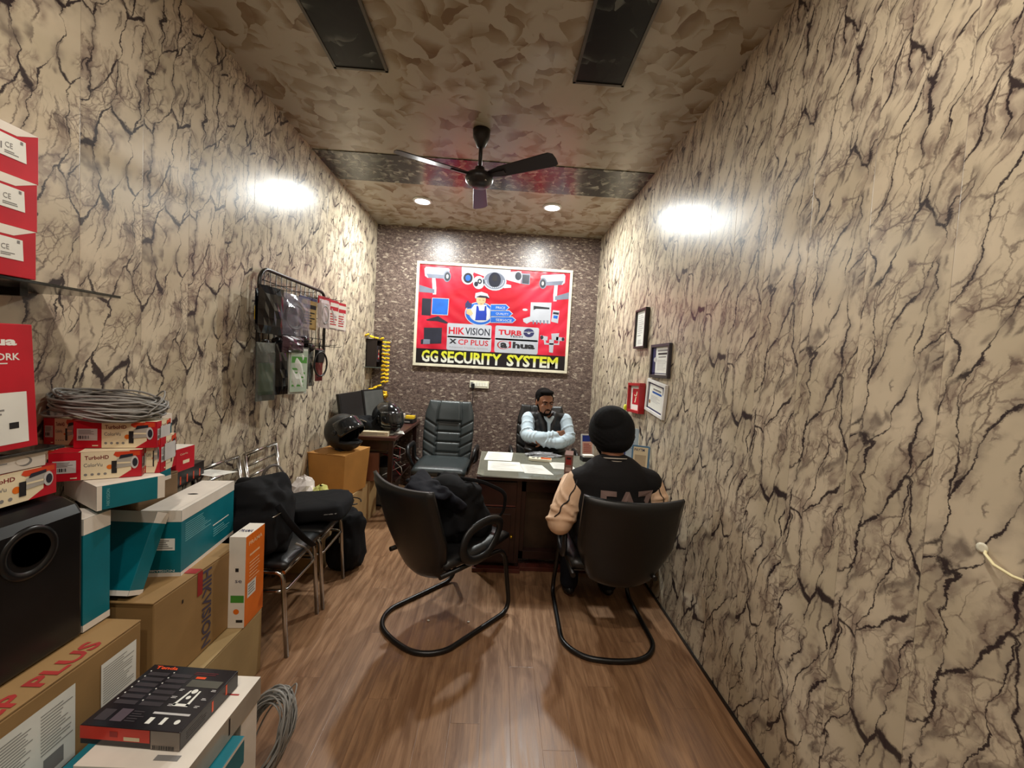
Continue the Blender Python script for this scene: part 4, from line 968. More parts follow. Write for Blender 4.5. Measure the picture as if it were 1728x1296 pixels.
for kx in (.37, .60): so.ell(off(kx, 3.375, .045), (.05, .125, .05), BLACK)
so.build('shoes', t, remesh=.01, smooth=3)
h = MB(); h.T = M0
h.ell((0, .028, .058), (.083, .092, .078), HAIR, nu=26, nv=16); h.ell((0, -.035, .104), (.066, .05, .026), HAIR); h.ell((0, .058, .0), (.070, .055, .070), HAIR)
for s_ in (-1, 1): h.ell((s_ * .074, -.008, .036), (.008, .024, .028), HAIR)
h.build('hair', t, remesh=.005, smooth=3)
h = MB(); h.T = M0
h.ell((0, -.048, -.096), (.036, .034, .022), HAIR); h.ell((0, -.097, -.047), (.024, .008, .005), HAIR)
for s_ in (-1, 1): h.limb([((s_ * .071, -.012, -.02), .005), ((s_ * .060, -.030, -.07), .009), ((s_ * .035, -.055, -.098), .012)], HAIR, 10); h.limb([((s_ * .024, -.096, -.052), .004), ((s_ * .03, -.088, -.078), .007)], HAIR, 8)
h.build('beard', t, remesh=.004, smooth=2)
for s_ in (-1, 1):
    h = MB(); h.T = M0; h.ell((s_ * .031, -.080, .006), (.012, .009, .005), mat('eye_white', (128, 110, 100), .5), nu=12, nv=8); h.ell((s_ * .031 + .004, -.088, .005), (.006, .004, .006), INK, nu=8, nv=6); h.build('eye', t)
    h = MB(); h.T = M0; h.limb([((s_ * .014, -.094, .022), .004), ((s_ * .034, -.092, .028), .005), ((s_ * .055, -.078, .022), .003)], HAIR, 8); h.build('eyebrow', t)

# --- man in turban and varsity jacket, seen from behind
t = thing('person', 'man in black turban and black varsity jacket with cream sleeves, seen from behind', 'person', (.67, 2.25, 0))
t_off = Vector((-.67, -2.25, 0))
bd = MB(); HC = Vector(off(.665, 2.315, 1.125))
M1 = head(bd, HC, R(180 - 4), R(8), SKIN2, 1.0)
bd.limb([(HC + Vector((0, -.02, -.03)), .062), (off(.668, 2.262, .96), .064)], SKIN2)
bd.ell(off(.67, 2.26, .85), (.17, .10, .18), SKIN2); bd.ell(off(.67, 2.25, .58), (.16, .12, .13), SKIN2)
B1 = [(off(.475, 2.26, .865), .058), (off(.385, 2.24, .64), .048), (off(.44, 2.46, .70), .04), (off(.50, 2.68, .755), .032)]
B2 = [(off(.890, 2.26, .865), .058), (off(.945, 2.28, .70), .048), (off(.88, 2.48, .72), .04), (off(.80, 2.68, .755), .032)]
bd.limb(B1, SKIN2); bd.limb(B2, SKIN2)
hand(bd, off(.50, 2.68, .755), (.35, 1, -.05), (0, 0, -1), SKIN2, .25, -1)
hand(bd, off(.80, 2.68, .755), (-.35, 1, -.05), (0, 0, -1), SKIN2, .25, 1)
LEG = [[(off(.67 + s_ * .09, 2.24, .545), .088), (off(.67 + s_ * .13, 2.66, .535), .066), (off(.67 + s_ * .13, 2.70, .28), .052), (off(.67 + s_ * .13, 2.64, .09), .038)] for s_ in (-1, 1)]
for L in LEG: bd.limb(L, SKIN2); p = Vector(L[-1][0]); bd.ell(p + Vector((0, .07, -.045)), (.042, .11, .04), SKIN2)
bd.build('body', t, remesh=.0065, smooth=3)
JK = mat('black_wool_jacket', (20, 18, 20), .8, bump=.3, bscale=70, spec=.3)
jk = MB()
jk.ell(off(.67, 2.255, .83), (.215, .135, .21), JK); jk.ell(off(.67, 2.25, .62), (.205, .145, .16), JK)
jk.limb([(off(.49, 2.26, .865), .080), (off(.56, 2.26, .905), .072), (off(.64, 2.26, .925), .068), (off(.70, 2.26, .925), .068), (off(.80, 2.26, .905), .072), (off(.875, 2.26, .875), .080)], JK)
jk.ell(off(.67, 2.25, .76), (.23, .14, .18), JK)
jk.limb([(off(.63, 2.25, .945), .05), (off(.71, 2.25, .945), .05)], JK)
jko = jk.build('jacket', t, remesh=.009, smooth=4)
CS = mat('cream_leather_sleeve', (226, 190, 158), .5, bump=.25, bscale=16, var=.05)
random.seed(9)
for A, sd in ((B1, 1), (B2, -1)):
    sl = MB(); sl.limb([(A[0][0], .070), (tuple(Vector(A[0][0]).lerp(Vector(A[1][0]), .5)), .078), (A[1][0], .073), (A[2][0], .062), (A[3][0], .045)], CS, 18)
    for k in range(5):
        p = Vector(A[0][0]).lerp(Vector(A[1][0]), .35 + k * .15); ax = (Vector(A[1][0]) - Vector(A[0][0])).normalized(); o1 = ax.orthogonal().normalized(); o2 = ax.cross(o1); ph = random.uniform(0, 6)
        sl.tube([p + (o1 * math.cos(a) + o2 * math.sin(a)) * (.073 + .004 * math.sin(3 * a + ph)) + ax * .035 * math.sin(a + ph) for a in [i * PI / 8 for i in range(16)]], .011, CS, 6, closed=True)
    so_ = sl.build('sleeve', t, remesh=.007, smooth=3)
    # dark pocket piping near the shoulder
    pp = MB(); q0 = Vector(A[0][0]); 
    pts = [q0 + Vector((-sd * a_, -b_, c_)) for a_, b_, c_ in ((.020, .075, .035), (.030, .080, -.02), (.055, .080, -.05), (.060, .080, -.09), (.095, .080, -.11), (.100, .080, -.15), (.13, .075, -.18))]
    pp.tube(smoothpath(pts, .02), .0035, INK, 6); po = pp.build('piping', so_)
    md = po.modifiers.new('w', 'SHRINKWRAP'); md.target = so_; md.offset = .004; md.wrap_mode = 'ABOVE_SURFACE'
cb = MB(); 
for dz, m_, r_ in ((.0, JK, .082), (.013, WHITE, .080), (.019, JK, .078), (.027, WHITE, .076), (.034, JK, .073)):
    cb.tube([off(.668 + (r_ + .004) * math.cos(a), 2.258 + (r_ - .008) * math.sin(a), .982 + dz - .012 * math.sin(a)) for a in [i * PI / 12 for i in range(24)]], .0075 if m_ is JK else .004, m_, 6, closed=True)
cb.build('collar', t)
lt = MB(); lt.text('EA7', off(.575, 2.10, .725), (1, 0, 0), (0, 0, 1), .30, .135, mat('grey_pink_felt', (178, 150, 142), .9), .035, .001)
lo = lt.build('letters', t); md = lo.modifiers.new('w', 'SHRINKWRAP'); md.target = jko; md.wrap_method = 'PROJECT'; md.use_project_y = True; md.use_project_x = False; md.use_project_z = False; md.use_negative_direction = True; md.use_positive_direction = True; md.offset = .006
lb_ = MB()
for L in LEG: lb_.limb([(L[0][0], .105), (L[1][0], .08), (L[2][0], .066), (L[3][0], .06)], FABN)
lb_.build('trousers', t, remesh=.01, smooth=3)
so = MB()
for L in LEG: p = Vector(L[-1][0]); so.ell(p + Vector((0, .06, -.045)), (.05, .125, .048), BLACK)
so.build('shoes', t, remesh=.01, smooth=3)
TU = mat('black_turban_cloth', (17, 18, 21), .85, bump=.35, bscale=60, spec=.25)
tb = MB(); TC = HC + Vector((-.004, -.01, .035)); tb.T = Matrix.Translation(TC) @ Matrix.Rotation(R(-6), 4, 'Y')
tb.ell((0, 0, .0), (.129, .134, .140), TU, nu=36, nv=24); tb.ell((.004, -.012, -.045), (.114, .116, .092), TU, nu=36, nv=24); tb.ell((-.02, -.05, .06), (.095, .085, .085), TU, (.3, .3, 0))
for k in range(7):      # wrapped layers of cloth crossing at the back
    for s_ in ((-1, 1) if k < 2 else (1,)):
        M_ = Matrix.Rotation(s_ * (.30 + .06 * k), 4, 'Y') @ Matrix.Rotation(.25, 4, 'X')
        zz = -.09 + k * .020; rr = math.sqrt(max(.02, 1 - (zz / .145) ** 2))
        tb.tube([M_ @ Vector((.122 * rr * math.cos(q), .128 * rr * math.sin(q), zz)) for q in [i * PI / 14 for i in range(28)]], .0075, TU, 6, closed=True)
tb.build('turban', t, remesh=.0045, smooth=4)
h = MB(); h.T = M1; h.ell((0, -.05, -.095), (.05, .045, .045), HAIR); 
for s_ in (-1, 1): h.limb([((s_ * .074, -.005, -.02), .012), ((s_ * .066, -.02, -.07), .018), ((s_ * .04, -.045, -.1), .02)], HAIR, 10)
h.build('beard', t, remesh=.005, smooth=2)
for s_ in (-1, 1):
    h = MB(); h.T = M1; h.ell((s_ * .031, -.080, .006), (.013, .010, .0065), MATS['eye_white'], nu=12, nv=8); h.ell((s_ * .031, -.088, .005), (.006, .004, .006), INK, nu=8, nv=6); h.build('eye', t)

# ------------------------------------------------------------------ steel chairs by the left wall
def steel_chair(loc, rz, lab):
    t = thing('steel_chair', lab, 'chair', loc, rz, 'chrome chairs along the left wall')        # faces local +x ; width along y .37
    w2 = .175
    for s_ in (-1, 1):
        MB().tube(smoothpath([(-.24, s_ * w2, .0), (-.19, s_ * w2, .42), (-.20, s_ * w2, .55), (-.25, s_ * w2, .90)], .06), .0115, CHROME, 10).build('leg', t)
        MB().tube(smoothpath([(.215, s_ * w2, .0), (.185, s_ * w2, .425), (.0, s_ * w2, .43), (-.19, s_ * w2, .43)], .04), .0115, CHROME, 10).build('leg', t)
    MB().tube([(.188, -w2, .425), (.188, w2, .425)], .010, CHROME, 10).build('front_rail', t)
    MB().tube(smoothpath([(-.2, -w2, .33), (.17, -w2, .33), (.197, -w2 + .02, .33), (.197, w2 - .02, .33), (.17, w2, .33), (-.2, w2, .33)], .04), .008, CHROME, 8).build('stretcher', t)
    MB().tube([(-.25, -w2, .90), (-.25, w2, .90)], .010, CHROME, 10).build('top_rail', t)
    for z in (.70, .765, .83): MB().tube([(-.225 - (z - .6) * .09, -w2, z), (-.225 - (z - .6) * .09, w2, z)], .007, CHROME, 8).build('back_rail', t)
    s_ = MB(); s_.T = Matrix.Translation((-.19, 0, .462)) @ Matrix.Rotation(R(-90), 4, 'Z') @ Matrix.Rotation(R(-90), 4, 'X')
    pad(s_, .38, .40, .05, LEATH, edge=.45); s_.T = Matrix.Identity(4); s_.build('seat', t)
    return t
steel_chair((-1.19, 2.155, 0), R(1), 'chrome chair with black seat carrying the big black bag')
steel_chair((-1.185, 2.545, 0), R(2), 'chrome chair with black seat farther from the boxes')

def bag_shape(nm, lab, loc, rot, w_, d_, h_, m, extra=None, grp=None):
    t = thing(nm, lab, 'bag', loc, rot, grp)
    b = MB(); superbox(b, (0, 0, h_ * .47), (w_ / 2, d_ / 2, h_ * .48), m, .5, 34, (0, 0, 0), .22, w_ * 10, .80)
    superbox(b, (0, -d_ * .42, h_ * .34), (w_ * .38, d_ * .16, h_ * .28), m, .5, 26, (0, 0, 0), .2, 3)
    b.build('body', t, remesh=.009, smooth=2)
    return t
t = bag_shape('black_backpack', 'big black backpack standing on the nearer chrome chair', (-1.20, 2.10, .49), R(12), .36, .30, .37, FABB, grp='black bags along the left wall')
MB().tube(smoothpath([(.13, -.12, .26), (.19, -.13, .17), (.24, -.06, .06), (.26, .06, -.03)], .04), .018, FABB, 8, flat=.35).build('strap', t)
MB().tube([(.02, -.165, .17), (.07, -.163, .168)], .006, SILV, 6).build('logo_tab', t)
MB().tube(smoothpath([(.07, -.155, .19), (.10, -.16, .2), (.16, -.12, .23)], .02), .004, CHROME, 6).build('buckle', t)
MB().tube(smoothpath([(.0, .05, .34), (.02, .06, .40), (.06, .1, .41), (.09, .12, .35)], .03), .008, mat('striped_webbing', (90, 84, 80), .8), 6, flat=.5).build('handle', t)
MB().tube(smoothpath([(.19, -.02, .02), (.24, .02, -.03), (.25, .1, -.12), (.22, .15, -.2)], .03), .006, mat('grey_webbing', (120, 112, 104), .7), 6, flat=.4).build('loose_strap', t)
t = thing('laptop_bag', 'flat padded black bag lying on the farther chrome chair', 'bag', (-1.10, 2.56, .49), (0, R(-4), R(8)), 'black bags along the left wall')
superbox(b0 := MB(), (0, 0, .06), (.21, .18, .055), FABB, .4, 34, (0, 0, 0), .12, 1); b0.build('body', t)
MB().tube(smoothpath([(-.19, -.17, .06), (.19, -.17, .06), (.2, .1, .06)], .05), .004, GREYP, 6).build('zip', t)
t = bag_shape('black_backpack', 'black backpack standing on the floor beyond the chrome chairs', (-1.015, 2.89, .0), R(-20), .26, .2, .42, FABB, grp='black bags along the left wall')
MB().tube([(.03, -.112, .22), (.03, -.115, .26)], .005, SILV, 6).build('zip_pull', t)
MB().tube(smoothpath([(-.1, .1, .36), (-.12, .16, .25), (-.1, .12, .08)], .05), .012, FABB, 8, flat=.4).build('strap', t)

# ------------------------------------------------------------------ wire rack with hanging packets
t = thing('wire_rack', 'black wire grid rack on the left wall holding accessory packets', 'rack', (XL, 0, 0))
RK = mat('black_wire', (30, 26, 24), .35)
fr = [(.035, 2.50 + .47 + x, 1.70 + z) for x, z in rrect(.92, .60, .09, 6)]
MB().tube(fr, .012, RK, 8, closed=True).build('frame', t)
for k in range(14): y = 2.56 + k * .065; MB().tube([(.035, y, 1.41), (.035, y, 1.99)], .0025, RK, 5).build('wire', t)
for z in (1.93, 1.78, 1.62, 1.47): MB().tube([(.032, 2.51, z), (.032, 3.43, z)], .003, RK, 5).build('wire', t)
HOOKS = [(2.50, 1.89), (2.75, 1.90), (2.98, 1.90), (3.10, 1.91), (3.24, 1.92), (2.55, 1.57), (2.68, 1.57), (2.85, 1.57), (3.02, 1.56), (3.14, 1.57), (3.22, 1.56)]
for y, z in HOOKS: MB().tube([(.03, y, z), (.25, y, z), (.258, y, z + .012)], .0022, RK, 5).build('hook', t)
def packet(y0, y1, z0, z1, x, film, inside, lab, rz=0, th=.012, hdr=None, kind='packet', grp='packets hanging on the wire rack'):
    t = thing('hanging_packet', lab, 'packet', (x, (y0 + y1) / 2, z1), (random.uniform(-.02, .02), 0, rz), grp)
    a = (y1 - y0) / 2; h_ = z1 - z0; b = MB()
    n = 6; vs = []; 
    for s_ in (1, -1):
        for j in range(n + 1):
            for i in range(n + 1):
                u = -1 + 2 * i / n; v = j / n; q = (1 - u ** 4) * (1 - (2 * v - 1) ** 4); vs.append((s_ * th * (.12 + q * (1 + random.uniform(-.35, .35))), u * a, -v * h_))
    N1 = (n + 1) ** 2; fs = []
    for j in range(n):
        for i in range(n):
            k = j * (n + 1) + i; fs.append((k, k + n + 1, k + n + 2, k + 1)); k += N1; fs.append((k, k + 1, k + n + 2, k + n + 1))
    b.add(vs, fs, film); b.build('pouch', t)
    if inside is not None: inside(t, a, h_)
    if hdr: MB().box(-.004, .004, -a, a, -.04, .012, hdr).build('header_card', t, bevel=.001)
    MB().tube([(0, 0, -.01), (0, 0, .018)], .002, RK, 5).build('hang_tab', t)
def ins_cable(t, a, h_):
    for k in range(3): MB().tube([(.002, a * .55 * math.cos(q) , -h_ * .5 + h_ * .3 * math.sin(q)) for q in [i * PI / 8 for i in range(16)]], .006, GREYP if k else BLACK, 6, closed=True).build('cable', t).location = (.003 * k, 0, -.006 * k)
def ins_block(m):
    def f(t, a, h_): MB().box(-.006, .008, -a * .7, a * .7, -h_ * .9, -h_ * .35, m).build('contents', t, bevel=.004)
    return f
def ins_art(m1, m2):
    def f(t, a, h_):
        p = MB(); G = Face(p, (.013, -a * .85, -h_ * .95), (0, 1, 0), (0, 0, 1)); w_ = a * 1.7; hh = h_ * .9; G.rect(0, 0, w_, hh, m1, 1); G.rect(.05 * w_, .7 * hh, .95 * w_, .85 * hh, m2, 2); G.lines(.1 * w_, .1 * hh, .9 * w_, .6 * hh, 5, m2, 2); p.build('insert', t)
    return f
BAGB = mat('glossy_black_pouch', (16, 15, 18), .12, var=.2)
MAG = mat('lavender_plastic', (128, 124, 138), .1, alpha=.55, bump=.6, bscale=30); CLG = mat('smoky_clear_plastic', (84, 88, 84), .12, alpha=.75, bump=.6, bscale=30); WPK = mat('white_pouch', (206, 210, 202), .3)
packet(2.33, 2.50, 1.60, 1.87, -1.33, BAGB, None, 'shiny black pouch at the near top of the wire rack', R(-18), .02)
packet(2.40, 2.58, 1.62, 1.86, -1.40, BAGB, None, 'shiny black pouch behind the near top pouch', R(-8), .02)
packet(2.55, 2.86, 1.61, 1.87, -1.34, MAG, ins_cable, 'large clear pouch with coiled cable at the top centre of the rack', R(-10), .03)
packet(2.60, 2.84, 1.60, 1.85, -1.40, CLG, ins_block(BLACK), 'smoky pouch with black adapter behind the clear pouch', R(-5), .02)
packet(2.84, 3.02, 1.67, 1.88, -1.36, mat('tan_card', (196, 164, 100), .5), ins_art(mat('tan_card2', (200, 170, 108), .5), INK), 'tan printed card packet with purple header on the rack', R(-12), .01, NAVY)
for k, lb in enumerate(('red and white cable packet, nearest of the three', 'red and white cable packet, middle of the three', 'red and white cable packet, farthest of the three')):
    packet(2.94 + k * .15, 3.07 + k * .15, 1.69, 1.90, -1.28 - .0 * k, mat('milky_plastic', (214, 200, 200), .2, alpha=.75), ins_cable if k == 0 else ins_art(WHITE, MATS['red_card']), lb + ' on the rack', R(-14), .012, RED)
packet(2.36, 2.50, 1.21, 1.55, -1.36, CLG, ins_block(GREENP), 'dull green and clear packet at the near bottom of the rack', R(-15), .02)
packet(2.49, 2.60, 1.24, 1.55, -1.33, BAGB, ins_block(BLACK), 'long black box packet beside the green packet', R(-12), .018)
packet(2.60, 2.77, 1.235, 1.53, -1.30, WPK, ins_art(mat('pale_green_print', (170, 186, 168), .4), GREENP), 'white packet with green stripe hanging lowest on the rack', R(-16), .014)
packet(2.78, 2.93, 1.25, 1.54, -1.36, CLG, ins_cable, 'clear grey pouch right of the green striped packet', R(-12), .024)
packet(2.90, 3.10, 1.26, 1.52, -1.40, CLG, ins_block(BLACK), 'smoky grey pouch at the bottom far part of the rack', R(-8), .02)
packet(3.04, 3.13, 1.30, 1.54, -1.34, mat('red_black_pouch', (96, 30, 30), .3), ins_block(BLACK), 'narrow red and black packet at the far end of the rack', R(-8), .012)
packet(2.52, 2.72, 1.50, 1.60, -1.30, mat('dark_plum_pouch', (74, 50, 62), .2, alpha=.85), None, 'small dark plum pouch in the middle of the rack', R(-10), .025)
t = thing('power_adapter', 'black adapter with a looped round lead hanging on the rack', 'adapter', (-1.27, 2.93, 1.53), R(-15), )
MB().box(-.015, .015, -.03, .03, -.09, .0, BLACK).build('plug_block', t, bevel=.005)
MB().tube([(.012, .065 * math.cos(a), -.10 + .085 * math.sin(a)) for a in [i * PI / 12 for i in range(24)]], .006, BLACK, 8, closed=True).build('lead', t)
MB().tube([(0, 0, 0), (0, 0, .05)], .003, BLACK, 5).build('hang_tab', t)
b = MB(); random.seed(5)
for k in range(12): b.ell((random.uniform(-.04, .04), random.uniform(-.3, .28), random.uniform(-.04, .04)), (.03, .05, .035), BAGB, nu=10, nv=6)
tag(b.build('adapter_bundle', None, remesh=.01, smooth=2), 'bundle of black adapters filling the middle of the wire rack', 'adapters').location = (-1.41, 2.80, 1.56)
tag(MB().box(-.01, .01, -.03, .03, -.04, .04, YEL).build('yellow_packet', None, bevel=.003), 'small yellow packet at the near edge of the rack', 'packet').location = (-1.43, 2.47, 1.72)

# ------------------------------------------------------------------ boxes along the left wall (near the camera)
def pbox(nm, lab, cat, loc, rot, dx, dy, dz, m, deco=None, grp=None, side=None, topm=None, bevel=.0015):
    """printed carton; local origin = near-right bottom corner (x to the left is negative, y away)"""
    t = thing(nm, lab, cat, loc, rot, grp)
    b = MB(); b.box(-dx, 0, 0, dy, 0, dz, m); b.build('box_body', t, bevel=bevel)
    if deco:
        near = Face(MB(), (-dx, 0, 0), (1, 0, 0), (0, 0, 1)); right = Face(MB(), (0, 0, 0), (0, 1, 0), (0, 0, 1)); top = Face(MB(), (-dx, 0, dz), (1, 0, 0), (0, 1, 0))
        deco(near, right, top, dx, dy, dz)
        for q, nm2 in ((near, 'end_print'), (right, 'side_print'), (top, 'top_print')):
            if q.b.v: q.b.build_pieces(nm2, t)
    return t
def barcode(G, u0, v0, w_, h_, m=INK, l=3):
    u = u0
    while u < u0 + w_:
        d = random.choice((.0008, .0014, .002)) * 1.6; G.rect(u, v0, min(u + d, u0 + w_), v0 + h_, m, l); u += d + random.choice((.001, .0016)) * 1.5
# bottom: carton C0, K, CP
carton((-1.215, 1.60, 0), 0, .33, .60, .295, KRAFT3, 'plain brown carton on the floor under the orange box', tape=False)
def kdeco(t, dx, dy, dz):
    fc = lambda: Face(MB(), (dx / 2 + .001, -dy / 2, 0), (0, 1, 0), (0, 0, 1))
    G = fc(); G.text('HIKVISION', dy * .50, dz * .97, dz * .92, .05, mat('faded_navy_ink', (74, 66, 84), .6), 2, .02, -90); G.b.build('lettering', t)
    G = fc(); G.rect(dy * .44, dz * .72, dy * .50, dz, mat('red_tape', (150, 38, 40), .3), 1); G.b.build('red_tape', t)
    G = fc(); G.rect(dy * .27, dz * .78, dy * .285, dz * .82, INK, 1); G.b.build('ink_mark', t)
    T_ = Face(MB(), (-dx / 2, -dy / 2, dz + .003), (1, 0, 0), (0, 1, 0)); T_.rect(dx * .5, dy * .42, dx, dy * .50, MATS['red_tape'], 1); T_.b.build('red_tape', t)
carton((-1.275, 1.59, .30), R(0), .33, .45, .338, KRAFT, 'brown carton with dark vertical brand lettering under the teal boxes', tape=False, deco=kdeco)
def cpdeco(t, dx, dy, dz):
    tp = lambda: Face(MB(), (dx / 2, -dy / 2, dz + .003), (0, 1, 0), (-1, 0, 0)); sd = lambda: Face(MB(), (dx / 2 + .001, -dy / 2, 0), (0, 1, 0), (0, 0, 1))
    T_ = tp(); T_.text('CP PLUS', dy * .34, .012, dy * .48, .05, REDINK, 1, .03); T_.b.build('lettering', t)
    T_ = tp(); T_.text('Delhi', dy * .74, .15, .09, .028, INK, 1, .0); T_.b.build('handwriting', t)
    G = sd(); G.rect(dy * .36, dz * .60, dy * .66, dz * .93, PAPER, 1); G.lines(dy * .37, dz * .62, dy * .50, dz * .90, 22, GREYP, 2, .3); G.lines(dy * .52, dz * .72, dy * .65, dz * .90, 13, GREYP, 2, .3); G.rect(dy * .53, dz * .63, dy * .61, dz * .70, GREYP, 2); G.b.build('shipping_label', t)
    G = sd(); G.rect(dy * .78, dz * .70, dy * .97, dz * .92, PAPER, 1); G.lines(dy * .79, dz * .72, dy * .96, dz * .90, 15, GREYP, 2, .3); G.b.build('shipping_label', t)
carton((-1.265, 1.005, 0), 0, .33, .60, .62, KRAFT, 'big brown carton with red lettering and shipping labels below the speaker', deco=cpdeco)

# speaker
t = thing('subwoofer_speaker', 'black subwoofer with round port standing on the big brown carton', 'speaker', (-1.45, .80, .625))
SPK = mat('black_speaker_cabinet', (17, 17, 19), .28, var=.1)
o = MB()
prof = [(0, 0), (.25, 0), (.25, .375), (.235, .40), (.20, .418), (.12, .430), (0, .435)]
n = len(prof); vs = [(x, 0, z) for x, z in prof] + [(x, .425, z) for x, z in prof]
o.add(vs, [tuple(range(n)), tuple(range(n, 2 * n))[::-1]] + [(i, i + n, (i + 1) % n + n, (i + 1) % n) for i in range(n)], SPK); o.build('cabinet', t, bevel=.012, seg=4)
pr = MB(); pr.T = Matrix.Translation((.25, .285, .315)) @ Matrix.Rotation(PI / 2, 4, 'Y')
pr.lathe([(.070, -.002), (.068, .003), (.060, .0045), (.050, .002), (.046, -.004), (.0001, -.004)], SPK, 40); pr.build('port_rim', t)
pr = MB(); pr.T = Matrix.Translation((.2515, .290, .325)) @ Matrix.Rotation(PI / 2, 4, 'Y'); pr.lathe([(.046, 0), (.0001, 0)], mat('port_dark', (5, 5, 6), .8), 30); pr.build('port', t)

# teal and white boxes
TWH = WHITE
def teal_deco(near, right, top, dx, dy, dz, band=.2, lab=True):
    near.rect(0, dz * (1 - band), dx, dz, TWH); right.rect(0, dz * (1 - band), dy, dz, TWH); near.rect(0, 0, dx, dz * .06, TWH); right.rect(0, 0, dy, dz * .06, TWH); top.rect(0, 0, dx, dy, TWH)
    near.lines(dx * .1, dz * .08, dx * .6, dz * .11, 1, LGREY, 2)
def t4d(near, right, top, dx, dy, dz):
    teal_deco(near, right, top, dx, dy, dz, .17)
    TL = mat('pale_teal_ink', (120, 190, 196), .4)
    right.lines(dy * .06, dz * .48, dy * .52, dz * .78, 9, TL, 2, .3); right.rect(dy * .55, dz * .42, dy * .88, dz * .44, PAPER, 2); right.lines(dy * .56, dz * .22, dy * .9, dz * .38, 4, TL, 2, .3)
    near.rect(dx * .2, dz * .40, dx * .85, dz * .58, PAPER, 2); near.lines(dx * .25, dz * .42, dx * .8, dz * .56, 5, GREYP, 3); near.text('HIKVISION', dx * .15, dz * .07, dx * .7, dz * .035, PAPER, 2)
    top.circ(dx * .5, dy * .5, .02, mat('slot_grey', (60, 56, 52), .8), 1, .008); top.rect(dx * .86, 0, dx * .865, dy, GREYP, 2)
pbox('teal_box', 'large teal and white carton with pale text on its long side', 'box', (-1.152, 1.535, .64), R(7.5), .135, .385, .25, TEAL, t4d, 'teal and white cartons of the left pile')
def t2d(near, right, top, dx, dy, dz): teal_deco(near, right, top, dx, dy, dz, .14)
pbox('teal_box', 'upright teal and white carton right behind the speaker', 'box', (-1.205, 1.228, .627), 0, .22, .085, .345, TEAL, t2d, 'teal and white cartons of the left pile')
def t3d(near, right, top, dx, dy, dz): teal_deco(near, right, top, dx, dy, dz, .14)
pbox('teal_box', 'teal and white carton leaning back against the large teal carton', 'box', (-1.195, 1.365, .660), (R(-25), 0, 0), .22, .06, .27, TEAL, t3d, 'teal and white cartons of the left pile')
def t1d(near, right, top, dx, dy, dz):
    near.rect(0, 0, dx, dz, TWH); top.rect(0, 0, dx, dy, TWH); right.rect(0, 0, .012, dz, TWH); right.rect(dy - .02, 0, dy, dz, TWH); right.text('HIKVISION', .03, dz * .15, dz * .7, .008, mat('pale_teal_ink', (120, 190, 196), .4), 2, 0, 90)
pbox('teal_box', 'flat teal and white carton lying under the red camera boxes', 'box', (-1.200, 1.262, .985), R(-30), .27, .17, .075, TEAL, t1d, 'teal and white cartons of the left pile')
# the flat box's far rear part rests on this filler carton
carton((-1.395, 1.635, .64), 0, .16, .19, .34, card_mat('dark_kraft_card', (120, 92, 60)), 'brown carton hidden behind the teal boxes against the wall', tape=False)  # kraft in a darker brown than the neighbouring cartons
pbox('teal_box', 'teal and white carton behind the red boxes under the cable coil', 'box', (-1.255, 1.475, .985), R(0), .22, .14, .255, TEAL, t2d, 'teal and white cartons of the left pile')

# red camera boxes
CAMB = 'red and cream camera boxes of the left pile'
def camart(G, w_, h_, o=0.0):
    """one printed long side: label, lettering, camera picture"""
    G.rect(0, 0, w_, h_, RED, 1); G.rect(w_ * .33, 0, w_ * .88, h_, CREAM, 2); G.poly([(w_ * .74, 0), (w_, 0), (w_, h_), (w_ * .86, h_), (w_ * .90, h_ * .3)], RED, 3)
    G.poly([(w_ * .68, h_ * .86), (w_ * .72, h_ * .78), (w_ * .98, h_ * .80), (w_ * .98, h_ * .97), (w_ * .70, h_ * .97)], ORGR, 4)
    G.rect(w_ * .04, h_ * .28, w_ * .28, h_ * .72, LGREY, 2); barcode(G, w_ * .06, h_ * .34, w_ * .12, h_ * .12, INK, 3); G.lines(w_ * .06, h_ * .50, w_ * .26, h_ * .68, 4, GREYP, 3)
    G.text('TurboHD', w_ * .37, h_ * .72, w_ * .26, h_ * .14, mat('dark_red_ink', (120, 20, 30), .5), 3, .02); G.text('ColorVu', w_ * .36, h_ * .46, w_ * .20, h_ * .13, GREYP, 3, .01)
    G.circ(w_ * .64, h_ * .42, w_ * .035, ORG, 3)
    for k in range(4): G.circ(w_ * (.38 + k * .07), h_ * .18, w_ * .018, GREYP, 3)
    G.rect(w_ * .66, h_ * .18, w_ * .72, h_ * .64, INK, 5); G.poly([(w_ * .71, h_ * .36), (w_ * .92, h_ * .42), (w_ * .93, h_ * .80), (w_ * .72, h_ * .72)], SILV, 5); G.poly([(w_ * .74, h_ * .70), (w_ * .90, h_ * .78), (w_ * .9, h_ * .88), (w_ * .76, h_ * .84)], PDK, 6)
    G.circ(w_ * .92, h_ * .55, w_ * .045, LGREY, 6, h_ * .24); G.circ(w_ * .925, h_ * .55, w_ * .03, PDK, 7, h_ * .16); G.rect(w_ * .72, h_ * .52, w_ * .88, h_ * .58, CREAM, 6)
    G.rect(w_ * .22, h_ * .07, w_ * .29, h_ * .11, CREAM, 3)
def cam_deco(near, right, top, dx, dy, dz):
    camart(near, dx, dz); camart(right, dy, dz); right.rect(dy * .2, dz * .3, dy * .9, dz * .8, LGREY, 8); top.rect(0, 0, dx, dy, CREAM, 1); top.rect(0, 0, dx * .3, dy, RED, 2)
def camera_box(loc, rz, lab, w_=.22, d_=.09, h_=.088): return pbox('camera_box', lab, 'box', loc, rz, w_, d_, h_, RED, cam_deco, CAMB)
camera_box((-1.172, 1.385, 1.0625), R(30), 'red and cream camera box lying below the top one', .215)
camera_box((-1.147, 1.412, 1.153), R(15), 'topmost red and cream camera box right under the cable coil', .222)
camera_box((-1.385, 1.335, 1.0625), R(4), 'red camera box at the wall end of the lower row', .10, .12)
